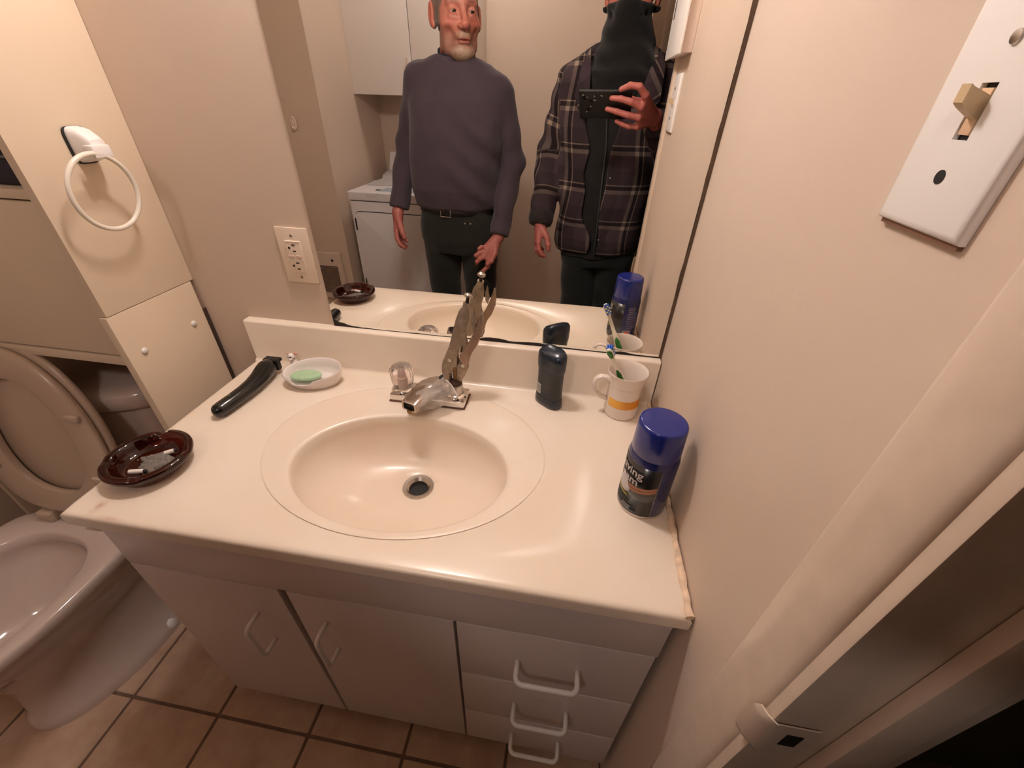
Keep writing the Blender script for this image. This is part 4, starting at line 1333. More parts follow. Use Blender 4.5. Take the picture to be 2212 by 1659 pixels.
def wrap_text(body, size, a_end, z, m, name):
    cu = bpy.data.curves.new('lettering', 'FONT')
    cu.body = body; cu.size = size; cu.offset = size * 0.018; cu.extrude = 0.0
    to_ = bpy.data.objects.new('lettering', cu); COL.objects.link(to_)
    bpy.context.view_layer.update()
    me = bpy.data.meshes.new_from_object(to_.evaluated_get(bpy.context.evaluated_depsgraph_get()))
    bpy.data.objects.remove(to_)
    bm = bmesh.new(); bm.from_mesh(me)
    bmesh.ops.triangulate(bm, faces=bm.faces[:])
    for _ in range(2):
        es = [e for e in bm.edges if abs(e.verts[0].co.x - e.verts[1].co.x) > 0.004]
        if es: bmesh.ops.subdivide_edges(bm, edges=es, cuts=1)
    mx = max(v.co.x for v in bm.verts)
    for v in bm.verts:
        a = math.radians(a_end) - (mx - v.co.x) / RB
        v.co = Vector((CX_ + (RB + 0.0007) * math.cos(a), CY_ + (RB + 0.0007) * math.sin(a), ZC + z + v.co.y))
    bm.to_mesh(me); bm.free()
    return link_mesh(name, me, m, can, smooth=False)


M_LET = mat('label_lettering', srgb(196, 186, 184), 0.5)
wrap_text('Shaving', 0.0200, -115, 0.0815, M_LET, 'lettering')
wrap_text('Foam', 0.0200, -124, 0.0650, M_LET, 'lettering')
for a0, a1, z, h, c in ((-205, -132, 0.0625, 0.0018, 'g'), (-200, -141, 0.0335, 0.0035, 'y'), (-205, -140, 0.0285, 0.0012, 'd'), (-205, -134, 0.0255, 0.0012, 'd'), (-205, -143, 0.0225, 0.0012, 'd'), (-205, -120, 0.0190, 0.0010, 'd'), (-190, -155, 0.0125, 0.0035, 'd'), (-128, -112, 0.0105, 0.0030, 'd')):
    can_patch(a0, a1, z, z + h, 0.0005, 16).done('print_line', {'g': M_GRY, 'y': mat('yellow_print', srgb(150, 134, 48), 0.5), 'd': M_GRY}[c], can)
# back of the can, seen in the mirror: lines of small print, barcode label and orange sticker
M_BPR = mat('pale_print', srgb(112, 108, 140), 0.5)
for i, (a0, a1) in enumerate(((60, 82), (56, 84), (62, 80), (48, 84), (46, 84), (46, 86), (44, 84), (44, 86), (42, 84), (42, 82), (41, 84), (40, 82))):
    can_patch(a0 - 8, a1 - 2, 0.0945 - i * 0.0052, 0.0945 - i * 0.0052 + 0.0027, 0.0003, 12).done('print_line', M_BPR, can)
can_patch(58, 92, 0.010, 0.032, 0.0004, 12).done('barcode_label', mat('barcode_white', srgb(150, 142, 146), 0.5), can)
can_patch(66, 82, 0.0125, 0.0275, 0.0007, 8).done('price_sticker', mat('orange_sticker', srgb(222, 72, 40), 0.5), can)
# ------------------------------------------------------------------ behind the camera: seen in the mirror
M_ENAM = mat('white_enamel', srgb(226, 224, 226), 0.3)
dy = thing('clothes_dryer', 'white front-loading clothes dryer against the back wall, seen in the mirror', 'dryer', (-1.08, -1.78, 0.0))
G().box((-1.424, -2.10, 0.02), (-0.736, -1.456, 0.862), 0.006).done('body', M_ENAM, dy)
G().box((-1.427, -2.10, 0.866), (-0.733, -1.449, 0.910), 0.007, 3).done('top', M_ENAM, dy)
G().box((-1.420, -2.08, 0.860), (-0.740, -1.462, 0.868)).done('top_gap', M_BROWN, dy)


def rrect(u0, u1, v0, v1, r, n=6):
    out = []
    for cx, cy, a0 in ((u1 - r, v1 - r, 0), (u0 + r, v1 - r, 90), (u0 + r, v0 + r, 180), (u1 - r, v0 + r, 270)):
        for i in range(n + 1):
            a = math.radians(a0 + 90 * i / n)
            out.append((cx + r * math.cos(a), cy + r * math.sin(a)))
    return out


fy_ = lambda u, v, d: (u, d, v)
G().prism(rrect(-1.402, -0.758, 0.208, 0.812, 0.024), fy_, -1.4565, -1.4545).done('door_gap', M_BLACK, dy)
ddoor = G().prism(rrect(-1.3985, -0.7615, 0.2115, 0.8085, 0.022), fy_, -1.4560, -1.4440, 0.003).done('door', M_ENAM, dy)
for z in (0.745, 0.405):
    G().box((-1.4060, -1.4490, z - 0.03), (-1.3990, -1.4420, z + 0.03), 0.001).done('hinge', M_BLACK, dy)
G().box((-1.420, -2.10, 0.0), (-0.740, -1.50, 0.022)).done('plinth', M_BLACK, dy)
g = G().loft([[(-1.42, -2.0, 0.911), (-1.42, -2.08, 0.911), (-1.42, -2.10, 1.03), (-1.42, -2.06, 1.04)], [(-0.74, -2.0, 0.911), (-0.74, -2.08, 0.911), (-0.74, -2.10, 1.03), (-0.74, -2.06, 1.04)]])
g.done('console', M_ENAM, dy)
G().prism([(-1.292 + 0.034 * math.cos(a), 0.9075 - 0.026 * math.sin(a)) for a in np.linspace(0, PI, 17)], fy_, -1.4520, -1.4470, 0.0015).done('lint_filter_pull', M_ENAM, dy)
M_STK = mat('pale_blue_sticker', srgb(164, 178, 196), 0.4, var=0.12, vscale=30)
G().box((-1.265, -1.60, 0.9102), (-1.05, -1.49, 0.9108)).done('sticker', M_STK, dy)
G().prism([(-1.305, -1.545), (-1.27, -1.545), (-1.27, -1.505), (-1.29, -1.50)], lambda u, v, d: (u, v, d), 0.9102, 0.911).done('sticker_arrow', mat('teal_print', srgb(70, 110, 110), 0.4), dy)
pp = thing('paper_sheet', 'crumpled white paper sheet lying on the dryer top', 'paper', (-1.25, -1.8, 0.911))
g = G(); n1, n2 = 14, 12
V = [[g.bm.verts.new((-1.412 + 0.40 * i / n1 + 0.012 * math.sin(j * 1.1), -1.655 - 0.31 * j / n2 + 0.02 * math.sin(i * .6), 0.9135 + 0.010 * (0.5 + 0.5 * math.sin(i * 1.3 + j * .8)) * (i / n1) + max(0, j - 9) * 0.012)) for j in range(n2 + 1)] for i in range(n1 + 1)]
for i in range(n1):
    for j in range(n2):
        g.bm.faces.new((V[i][j], V[i + 1][j], V[i + 1][j + 1], V[i][j + 1]))
r_ = bmesh.ops.solidify(g.bm, geom=g.bm.faces[:], thickness=0.0012)
g.done('sheet', mat('paper_white', srgb(240, 234, 232), 0.8), pp, angle=60)

uc = thing('upper_cabinet', 'white two-door wall cabinet above the dryer, seen in the mirror', 'cabinet', (-1.15, -2.0, 1.334))
G().box((-1.500, -2.159, 1.336), (-0.815, -1.868, 2.10), 0.001).done('body', M_WHITE, uc)
for xa, xb in ((-1.4995, -1.1525), (-1.1485, -0.8155)):
    dd = G().box((xa, -1.866, 1.334), (xb, -1.848, 2.10), 0.0015).done('door', M_WHITE, uc)
G().box((-1.1760, -1.849, 1.440), (-1.1660, -1.836, 1.500), 0.002).done('handle', mat('handle_cream', srgb(214, 196, 184), 0.3), uc)

ht = thing('wall_heater', 'cream wall heater with slatted grille low on the left wall, seen in the mirror', 'heater', (-1.66, -1.47, 0.28))
M_HEAT = mat('heater_enamel', srgb(216, 196, 180), 0.35)
G().box((-1.79, -1.4695, 0.285), (-1.546, -1.4500, 0.570), 0.006, 3).done('cover', M_HEAT, ht)
G().box((-1.77, -1.4502, 0.325), (-1.574, -1.4490, 0.490)).done('grille_back', M_BLACK, ht)
g = G()
for i in range(24):
    z = 0.3265 + i * 0.0068
    g.box((-1.77, -1.4492, z), (-1.574, -1.4465, z + 0.0034))
g.done('grille_slats', mat('slat_metal', srgb(150, 126, 110), 0.5), ht, smooth=False, kind='stuff')
G().lathe((-1.601, -1.450, 0.524), [(0.0075, 0), (0.0075, 0.004), (0.005, 0.006)], 16, 'Y').done('dial', mat('dial_plastic', srgb(176, 150, 134), 0.4), ht)

hk = thing('wall_hook', 'small oval cream hook on the left wall, seen in the mirror', 'hook', (-1.65, -1.47, 1.17))
M_HK = mat('hook_cream', srgb(240, 222, 206), 0.3)
G().tube([(-1.6505 + 0.0125 * math.cos(a), -1.4600, 1.206 + 0.026 * math.sin(a)) for a in np.linspace(0, 2 * PI, 33)[:-1]], 0.0040, 8, closed=True).done('loop', M_HK, hk, angle=180)
G().box((-1.6600, -1.4695, 1.183), (-1.6410, -1.4620, 1.228), 0.003).done('plate', M_HK, hk)
G().tube([(-1.6605, -1.4600, 1.200), (-1.6405, -1.4600, 1.203)], 0.0032, 8).done('bar', M_HK, hk)
G().tube([(-1.6505, -1.466, 1.185), (-1.6505, -1.452, 1.180), (-1.6505, -1.446, 1.188)], [0.006, 0.006, 0.005], 10).done('peg', M_HK, hk)

# ------------------------------------------------------------------ phone, its lens is where the picture was taken from
RX, FW, UP = ROT @ Vector((1, 0, 0)), ROT @ Vector((0, 1, 0)), ROT @ Vector((0, 0, 1))


def ph(r, u, f):
    return CAM + RX * r + UP * u + FW * f


pw = Vector(ph(0.04, -0.012, -0.01))
phn = thing('phone', 'black phone in a worn case held up by the person in the plaid jacket', 'phone', pw)
M_PHM = Matrix((RX, FW, UP)).transposed()
o_ = Matrix.Translation(CAM) @ M_PHM.to_4x4()
G().box((-0.037, -0.0140, -0.060), (0.122, -0.0045, 0.028), 0.004, 3, M=o_).done('case', mat('black_case', srgb(18, 20, 16), 0.5), phn)
G().box((-0.033, -0.0147, -0.056), (0.118, -0.0139, 0.024), 0.0003, 1, M=o_).done('screen', mat('dark_screen', srgb(8, 8, 10), 0.1), phn)
M_LENS = mat('lens_glass', srgb(12, 14, 20), 0.05, coat=0.5)
for r, u in ((-0.020, 0.0085), (0.0, 0.0), (-0.007, -0.026)):
    c = Vector((r, -0.0046, u))
    g = G().lathe((0, 0, 0), [(0.0056, 0.0), (0.0056, 0.0010), (0.0046, 0.0012), (0.0042, 0.0004), (0.001, 0.0004)], 20)
    T = Matrix.Translation(CAM) @ M_PHM.to_4x4() @ Matrix.Translation(c) @ Matrix.Rotation(-PI / 2, 4, 'X')
    bmesh.ops.transform(g.bm, matrix=T, verts=g.bm.verts[:])
    g.done('lens', M_LENS, phn)
M_CHIP = mat('worn_chip', srgb(150, 146, 132), 0.5)
for r, u, a, w, h in ((-0.024, 0.016, 0.4, 0.003, 0.0015), (-0.012, 0.009, -0.3, 0.0035, 0.001), (0.010, 0.012, 0.9, 0.003, 0.0013), (0.012, 0.0, 0.1, 0.004, 0.0014), (0.032, 0.013, 0.2, 0.0035, 0.0013), (-0.001, -0.019, 0.8, 0.0025, 0.0012), (-0.014, -0.036, 1.2, 0.0012, 0.003)):
    T = o_ @ Matrix.Translation((r, -0.0043, u)) @ Matrix.Rotation(a, 4, 'Y')
    G().box((-w, -0.0006, -h), (w, 0.0002, h), 0.0003, 1, M=T).done('scuff', M_CHIP, phn)
# ------------------------------------------------------------------ people
F32 = lambda *a: np.array(a, np.float32)


def vcol_mat(name, rough=0.5, sss=0.12, bump=0.08, bscale=400):
    k = NT(name)
    a = k.n('ShaderNodeVertexColor'); a.layer_name = 'Col'
    v = k.ramp(k.noise(70, 4), 0.3, 0.7)
    k.base(k.mix(k.math('MULTIPLY', v, 0.18), a.outputs[0], srgb(120, 50, 40)))
    k.b.inputs['Roughness'].default_value = rough
    k.b.inputs['Subsurface Weight'].default_value = sss
    k.b.inputs['Subsurface Radius'].default_value = (0.010, 0.004, 0.002)
    k.b.inputs['Subsurface Scale'].default_value = 1.0
    k.bump(k.noise(bscale, 3), bump, 0.001)
    return k.m


M_SKIN = vcol_mat('skin')


def chain(P, pts, radii, k=0.006):
    d = None
    for i in range(len(pts) - 1):
        e = s_cap(P, pts[i], pts[i + 1], radii[i], radii[i + 1])
        d = e if d is None else smin(d, e, k)
    return d


def hand_sdf(P, wrist, fingers, thumb, rw=0.023):
    """wrist point, four fingers (knuckle ... tip), thumb chain"""
    d = None
    for f in fingers:
        e = s_cap(P, wrist, f[0], rw * 0.72, 0.0115)
        d = e if d is None else smin(d, e, 0.014)
    for i, f in enumerate(fingers):
        n = len(f)
        r = [0.0105, 0.0092, 0.0084, 0.0070][:n] if i < 3 else [0.0092, 0.0080, 0.0073, 0.0062][:n]
        d = smin(d, chain(P, f, r, 0.003), 0.0035)
    rt = [0.0150, 0.0120, 0.0105, 0.0085][:len(thumb)]
    return smin(d, chain(P, thumb, rt, 0.004), 0.008)


class Head:
    """head built around eye level; c = centre between the ears, yaw turns the face towards +x"""
    def __init__(self, c, yaw, s=1.0, beard=True):
        self.c = np.array(c, np.float32); self.s = s; self.beard = beard
        f = F32(math.sin(yaw), math.cos(yaw), 0); r = F32(math.cos(yaw), -math.sin(yaw), 0)
        self.R = np.stack([r, f, F32(0, 0, 1)], 1)

    def loc(self, P):
        return (P - self.c) @ self.R / self.s

    def world(self, p):
        return self.c + (np.array(p, np.float32) * self.s) @ self.R.T

    def sdf(self, P, infl=0.0):
        Q = self.loc(P)
        d = s_ell(Q, (0, -0.018, 0.035), (0.075, 0.097, 0.092))
        d = smin(d, s_ell(Q, (0, 0.028, -0.030), (0.063, 0.062, 0.085)), 0.030)
        d = smin(d, s_cap(Q, (-0.030, 0.025, -0.088), (0.030, 0.025, -0.088), 0.030), 0.030)
        d = smin(d, s_ell(Q, (0, 0.064, -0.104), (0.026, 0.022, 0.020)), 0.022)
        for sx in (-1, 1):
            d = smin(d, s_ell(Q, (sx * 0.046, 0.050, -0.032), (0.020, 0.020, 0.020)), 0.020)
            d = smin(d, s_cap(Q, (sx * 0.008, 0.081, 0.021), (sx * 0.044, 0.070, 0.022), 0.0105, 0.008), 0.014)
        for sx in (-1, 1):
            d = smax(d, -s_ell(Q, (sx * 0.0315, 0.094, -0.001), (0.019, 0.016, 0.013)), 0.012)
            d = smax(d, -s_ell(Q, (sx * 0.050, 0.068, -0.068), (0.016, 0.012, 0.022)), 0.020)
        for sx in (-1, 1):
            lid = s_ell(Q, (sx * 0.0310, 0.0715, -0.001), (0.0150, 0.0145, 0.0142))
            slit = s_ell(Q, (sx * 0.0310, 0.0850, -0.0015), (0.0120, 0.012, 0.0037))
            d = smin(d, smax(lid, -slit, 0.0015), 0.005)
            d = smin(d, s_cap(Q, (sx * 0.020, 0.082, -0.018), (sx * 0.042, 0.074, -0.016), 0.004, 0.004), 0.008)
        n = smin(s_cap(Q, (0, 0.082, 0.012), (0, 0.106, -0.032), 0.0085, 0.0105), s_ell(Q, (0, 0.108, -0.037), (0.0135, 0.013, 0.0115)), 0.010)
        for sx in (-1, 1):
            n = smin(n, s_ell(Q, (sx * 0.0135, 0.096, -0.0415), (0.0085, 0.011, 0.0085)), 0.006)
        d = smin(d, n, 0.010)
        for sx in (-1, 1):
            d = smax(d, -s_ell(Q, (sx * 0.0075, 0.101, -0.0505), (0.0035, 0.005, 0.0035)), 0.003)
        d = smin(d, s_ell(Q, (0, 0.083, -0.062), (0.024, 0.014, 0.011)), 0.012)
        up = s_ell(Q, (0, 0.0880, -0.0700), (0.0225, 0.0085, 0.0052)); lo = s_ell(Q, (0, 0.0860, -0.0795), (0.0200, 0.0095, 0.0065))
        d = smin(d, smin(up, lo, 0.002), 0.005)
        d = smax(d, -s_ell(Q, (0, 0.0965, -0.0742), (0.0205, 0.010, 0.0017)), 0.002)
        d = smax(d, -s_ell(Q, (0, 0.094, -0.0905), (0.018, 0.007, 0.004)), 0.006)
        for sx in (-1, 1):
            for a, b in (((0.017, 0.094, -0.045), (0.030, 0.079, -0.074)),):
                d = smax(d, -s_cap(Q, (sx * a[0], a[1] + .004, a[2]), (sx * b[0], b[1] + .004, b[2]), 0.003), 0.006)
        ear = None
        for sx in (-1, 1):
            th = 0.25
            e = s_ell(Q, (sx * 0.083, -0.010, -0.004), (0.0095, 0.020, 0.034))
            e = smin(e, s_ell(Q, (sx * 0.079, 0.000, -0.031), (0.0075, 0.010, 0.012)), 0.006)
            e = smax(e, -s_ell(Q, (sx * 0.0915, -0.004, 0.002), (0.0060, 0.0115, 0.020)), 0.004)
            d = smin(d, e, 0.006)
        if self.beard:
            b = s_ell(Q, (0, 0.058, -0.104), (0.044, 0.036, 0.026))
            d = smin(d, b, 0.012)
            ns = np.sin(Q[:, 0] * 900) * np.sin(Q[:, 2] * 700 + Q[:, 0] * 300)
            m = np.clip((-0.075 - Q[:, 2]) / 0.02, 0, 1) * np.clip((Q[:, 1] - 0.02) / 0.02, 0, 1)
            d = d + 0.0005 * ns * m
        d = smin(d, s_cap(Q, (0, -0.020, -0.070), (0, -0.040, -0.205), 0.054, 0.058), 0.022)
        return d * self.s - infl

    def colour(self, V, skin, lip, beardc):
        Q = self.loc(V.astype(np.float32))
        c = np.tile(np.array(skin[:3]), (len(V), 1))
        def blend(m, col):
            nonlocal c
            c = c * (1 - m[:, None]) + np.array(col[:3]) * m[:, None]
        sm = lambda x, a, b: np.clip((x - a) / (b - a), 0, 1)
        front = sm(Q[:, 1], 0.02, 0.05)
        red = np.exp(-(((np.abs(Q[:, 0]) - 0.040) / 0.02) ** 2 + ((Q[:, 2] + 0.030) / 0.02) ** 2)) * front + np.exp(-((Q[:, 0] / 0.015) ** 2 + ((Q[:, 2] + 0.036) / 0.016) ** 2)) * front
        blend(np.clip(red, 0, 1) * 0.35, srgb(190, 84, 66))
        blend(sm(np.abs(Q[:, 0]), 0.073, 0.080) * 0.30, srgb(206, 100, 80))
        lp = np.clip(1.6 - ((Q[:, 0] / 0.021) ** 2 + ((Q[:, 2] + 0.0745) / 0.0095) ** 2) * 1.3, 0, 1) * front
        if self.beard:
            r = np.random.default_rng(3).uniform(0.75, 1.2, len(V))[:, None]
            stub = sm(-Q[:, 2], 0.030, 0.066) * sm(-Q[:, 2], -1, -0.9) * sm(Q[:, 1], -0.005, 0.022) * (1 - sm(-Q[:, 2], 0.112, 0.130) * (1 - sm(Q[:, 1], 0.02, 0.05)))
            stub = stub * (1 - np.exp(-(((np.abs(Q[:, 0]) - 0.030) / 0.016) ** 2 + ((Q[:, 2] + 0.040) / 0.026) ** 2)) * 0.8)
            blend(np.clip(stub, 0, 1) * 0.62, srgb(112, 90, 76))
            must = np.exp(-((Q[:, 0] / 0.026) ** 2 + ((Q[:, 2] + 0.060) / 0.008) ** 2)) * front
            blend(np.clip(must * 1.1, 0, 1) * 0.6, beardc)
            chin = sm(-Q[:, 2], 0.086, 0.098) * np.clip(1.35 - np.abs(Q[:, 0]) / 0.044, 0, 1) * sm(Q[:, 1], 0.02, 0.045)
            c[:] = np.where((chin > 0.02)[:, None], c * (1 - chin[:, None] * .9) + np.array(beardc[:3]) * r * chin[:, None] * .9, c)
        blend(lp * 0.55, lip)
        brow = np.exp(-(((np.abs(Q[:, 0]) - 0.029) / 0.017) ** 4 + ((Q[:, 2] - 0.0235) / 0.0042) ** 2)) * front
        blend(np.clip(brow, 0, 1) * 0.7, srgb(92, 70, 58))
        bag = np.exp(-(((np.abs(Q[:, 0]) - 0.030) / 0.016) ** 2 + ((Q[:, 2] + 0.013) / 0.007) ** 2)) * front
        blend(bag * 0.3, srgb(140, 74, 66))
        return c


def add_eyes(head, parent, look, iris):
    for sx in (-1, 1):
        c = Vector(head.world((sx * 0.0310, 0.0705, -0.001)))
        e = G().ball(c, 0.0128, 18).done('eye', mat('eye_white', srgb(168, 138, 126), 0.2), parent, angle=180)
        BASE[e.name] = base_of(parent)
        d = Vector(head.world((look[0], 1.0, look[1]))) - Vector(head.c); d.normalize()
        q = d.to_track_quat('Z', 'Y').to_matrix()
        g = G().lathe((0, 0, 0), [(0.0072, 0.0107), (0.0066, 0.0114), (0.003, 0.0127), (0.0005, 0.0130)], 18)
        bmesh.ops.transform(g.bm, matrix=Matrix.Translation(c) @ q.to_4x4(), verts=g.bm.verts[:])
        g.done('iris', iris, e, angle=180)


def sdf_obj(name, f, boxes, m, parent, attr=None, colf=None, label=None):
    parts = [surface(f, lo, hi, h) for lo, hi, h in boxes]
    V, Q = join_np(parts) if len(parts) > 1 else parts[0]
    me = mesh_np(name, V, Q, attr(V) if attr else None, colf(V) if colf else None)
    bm = bmesh.new(); bm.from_mesh(me)
    bmesh.ops.recalc_face_normals(bm, faces=bm.faces[:])
    bm.to_mesh(me); bm.free()
    return link_mesh(name, me, m, parent, True, 180, label=label)


def cloth_mat(name, col, rough=0.85, var=0.12, bscale=900, bump=0.25):
    k = NT(name)
    co = k.coord()
    f = k.ramp(k.noise(18, 5, 0.65, co), 0.3, 0.7)
    k.base(k.mix(f, tuple(c * (1 - var) for c in col[:3]) + (1,), tuple(c * (1 + var) for c in col[:3]) + (1,)))
    k.b.inputs['Roughness'].default_value = rough
    k.b.inputs['Specular IOR Level'].default_value = 0.25
    k.b.inputs['Sheen Weight'].default_value = 0.15
    k.bump(k.noise(bscale, 2, 0.5, co), bump, 0.0012)
    return k.m


def wob(P, amp, fx, fy, fz, ph_=0.0):
    return amp * np.sin(P[:, 0] * fx + P[:, 1] * fy + P[:, 2] * fz + ph_)


# ---- first person: older man in a grey sweater
p1 = thing('person', 'bearded man standing in a dark grey sweater and black jeans, seen in the mirror', 'person', (-0.70, -1.04, 0.0))
h1 = Head((-0.686, -1.040, 1.566), math.radians(31), 1.0)
R_W = (-0.519, -0.955, 0.862)
R_F = [[(-0.553, -0.913, 0.783), (-0.551, -0.900, 0.757), (-0.568, -0.893, 0.739), (-0.590, -0.888, 0.7225)],
       [(-0.565, -0.914, 0.795), (-0.584, -0.898, 0.786), (-0.596, -0.893, 0.774), (-0.600, -0.900, 0.764)],
       [(-0.571, -0.920, 0.810), (-0.592, -0.905, 0.804), (-0.602, -0.901, 0.797), (-0.601, -0.910, 0.787)],
       [(-0.567, -0.930, 0.824), (-0.582, -0.914, 0.830), (-0.590, -0.910, 0.823), (-0.590, -0.916, 0.814)]]
R_T = [(-0.524, -0.940, 0.842), (-0.525, -0.915, 0.806), (-0.537, -0.900, 0.780), (-0.552, -0.892, 0.768)]
L_W = (-0.951, -0.972, 0.930)
L_F = [[(-0.951, -0.935, 0.862), (-0.946, -0.922, 0.835), (-0.935, -0.916, 0.815), (-0.920, -0.918, 0.803)],
       [(-0.956, -0.953, 0.855), (-0.951, -0.943, 0.822), (-0.938, -0.938, 0.802), (-0.922, -0.938, 0.794)],
       [(-0.957, -0.972, 0.856), (-0.953, -0.965, 0.824), (-0.940, -0.960, 0.804), (-0.924, -0.958, 0.797)],
       [(-0.955, -0.989, 0.862), (-0.952, -0.985, 0.837), (-0.941, -0.982, 0.820), (-0.928, -0.980, 0.812)]]
L_T = [(-0.945, -0.955, 0.915), (-0.928, -0.930, 0.885), (-0.918, -0.918, 0.862), (-0.910, -0.912, 0.845)]


def body1(P):
    d = h1.sdf(P)
    core = s_stack(P, [(0.80, -0.705, -1.04, 0.14, 0.085), (1.05, -0.705, -1.04, 0.135, 0.085), (1.28, -0.70, -1.045, 0.145, 0.09), (1.40, -0.69, -1.05, 0.10, 0.06), (1.44, -0.69, -1.05, 0.06, 0.05)])
    d = smin(d, core, 0.02)
    for a, b, c in (((-0.83, -1.05, 1.38), (-0.915, -1.075, 1.165), L_W), ((-0.545, -1.05, 1.36), (-0.492, -1.08, 1.12), R_W)):
        d = smin(d, smin(s_cap(P, a, b, 0.036, 0.030), s_cap(P, b, c, 0.031, 0.021), 0.01), 0.01)
    d = smin(d, hand_sdf(P, R_W, R_F, R_T), 0.008)
    return smin(d, hand_sdf(P, L_W, L_F, L_T), 0.008)


SK1 = srgb(188, 122, 104)
HANDC = srgb(184, 108, 96)


def col1(V):
    c = h1.colour(V, SK1, srgb(170, 88, 76), srgb(172, 152, 130))
    hm = np.clip((1.0 - V[:, 2]) / 0.05, 0, 1)[:, None]
    return c * (1 - hm) + np.array(HANDC[:3]) * hm


b1_ = sdf_obj('body', body1, [((-0.80, -1.18, 1.405), (-0.56, -0.90, 1.70), 0.0028), ((-0.62, -1.0, 0.70), (-0.48, -0.86, 0.90), 0.0024), ((-1.0, -1.02, 0.77), (-0.88, -0.88, 0.96), 0.0024), ((-1.0, -1.20, 0.75), (-0.42, -0.90, 1.43), 0.009)], M_SKIN, p1, colf=col1)
add_eyes(h1, p1, (0.18, -0.10), mat('iris_dark', srgb(40, 28, 22), 0.1))
# close-cropped hair around the back of the head
def hair1(P):
    Q = h1.loc(P)
    d = h1.sdf(P, 0.0025)
    cut = np.maximum(Q[:, 1] - 0.035 - 0.5 * np.maximum(Q[:, 2], 0), -(Q[:, 2] + 0.045 - 0.35 * np.maximum(Q[:, 1], 0)))
    cut = np.maximum(cut, np.maximum(np.abs(Q[:, 0]) - 0.079, -1))
    return smax(d, cut, 0.004)
sdf_obj('hair', hair1, [((-0.80, -1.18, 1.49), (-0.57, -0.95, 1.71), 0.0045)], cloth_mat('cropped_hair', srgb(112, 92, 80), 0.9, 0.25), p1)

A1 = [(-0.836, -1.055, 1.388), (-0.918, -1.080, 1.165), (-0.950, -0.985, 0.945)]
A2 = [(-0.536, -1.055, 1.345), (-0.488, -1.085, 1.120), (-0.516, -0.962, 0.868)]


def sweater1(P):
    d = s_stack(P, [(0.948, -0.712, -1.04, 0.155, 0.098), (0.965, -0.712, -1.038, 0.168, 0.112), (1.03, -0.716, -1.035, 0.176, 0.124), (1.12, -0.708, -1.035, 0.178, 0.126), (1.22, -0.700, -1.04, 0.182, 0.122), (1.32, -0.694, -1.045, 0.184, 0.110), (1.36, -0.692, -1.05, 0.176, 0.100), (1.40, -0.694, -1.05, 0.164, 0.090), (1.432, -0.700, -1.05, 0.135, 0.080), (1.456, -0.696, -1.045, 0.080, 0.066)], 2.5)
    for A, fl in ((A1, 0), (A2, 1)):
        s = smin(s_cap(P, A[0], A[1], 0.056, 0.049), s_cap(P, A[1], A[2], 0.050, 0.037), 0.02)
        s = s + wob(P, 0.0030, 20, 30, 62, fl) * np.clip((1.30 - P[:, 2]) / 0.1, 0, 1)
        d = smin(d, s, np.interp(P[:, 2], [1.22, 1.36], [0.005, 0.034]).astype(np.float32))
    # soft folds across the belly running down from the right armpit
    u = (P[:, 0] + 0.55) * 0.75 + (P[:, 2] - 1.22) * 1.0
    m = np.clip(1 - np.abs(P[:, 0] + 0.60) / 0.16, 0, 1) * np.clip((1.30 - P[:, 2]) / 0.1, 0, 1) * np.clip((P[:, 1] + 1.04) / 0.05, 0, 1)
    d = d + m * 0.0042 * np.sin(u * 62)
    d = d + wob(P, 0.0016, 31, 18, 27) + wob(P, 0.0012, -47, 23, 15, 1.0)
    # collar opening
    d = smax(d, -s_cap(P, (-0.690, -1.035, 1.43), (-0.688, -1.025, 1.60), 0.057, 0.075), 0.006)
    for A in (A1, A2):
        a, b = np.array(A[1], np.float32), np.array(A[2], np.float32)
        n = (b - a) / np.linalg.norm(b - a)
        near = np.linalg.norm(P - b, axis=1) < 0.09
        d = np.where(near, np.maximum(d, (P - b) @ n), d)
    return d


M_SWE = cloth_mat('sweater_knit', srgb(68, 58, 66), 0.9, 0.06)
sdf_obj('sweater', sweater1, [((-1.02, -1.20, 0.84), (-0.42, -0.88, 1.47), 0.0055)], M_SWE, p1)
# collar band and dark inner shirt
def ring_pts(cx, cy, a, b, z, n=40, dz=0.0, fw=0.0):
    return [(cx + a * math.cos(t), cy + b * math.sin(t), z + dz * math.sin(t)) for t in np.linspace(0, 2 * PI, n + 1)[:-1]]
G().loft([ring_pts(-0.690, -1.040, 0.070, 0.064, 1.436, dz=-0.012), ring_pts(-0.690, -1.040, 0.067, 0.062, 1.462, dz=-0.014), ring_pts(-0.690, -1.040, 0.062, 0.057, 1.464, dz=-0.014), ring_pts(-0.690, -1.040, 0.060, 0.055, 1.436, dz=-0.012)], False, False).done('collar', M_SWE, p1, angle=180)
G().loft([ring_pts(-0.690, -1.045, 0.066, 0.062, 1.452, dz=-0.018), ring_pts(-0.690, -1.045, 0.067, 0.064, 1.476, dz=-0.022), ring_pts(-0.690, -1.045, 0.061, 0.057, 1.474, dz=-0.022), ring_pts(-0.690, -1.045, 0.060, 0.055, 1.452, dz=-0.018)], False, False).done('undershirt', mat('navy_cotton', srgb(30, 34, 48), 0.9), p1, angle=180)


def trousers1(P):
    d = s_stack(P, [(0.775, -0.702, -1.045, 0.150, 0.095), (0.83, -0.704, -1.045, 0.168, 0.112), (0.90, -0.706, -1.045, 0.164, 0.110), (0.975, -0.708, -1.045, 0.156, 0.100)], 2.4)
    for x0, x1, x2 in ((-0.785, -0.782, -0.780), (-0.622, -0.612, -0.608)):
        l = smin(s_cap(P, (x0, -1.045, 0.82), (x1, -1.035, 0.50), 0.085, 0.064), s_cap(P, (x1, -1.035, 0.50), (x2, -1.06, 0.07), 0.064, 0.056), 0.03)
        d = smin(d, l, 0.010)
    return d + wob(P, 0.0016, 20, 14, 48) + wob(P, 0.0010, -60, 10, 30)


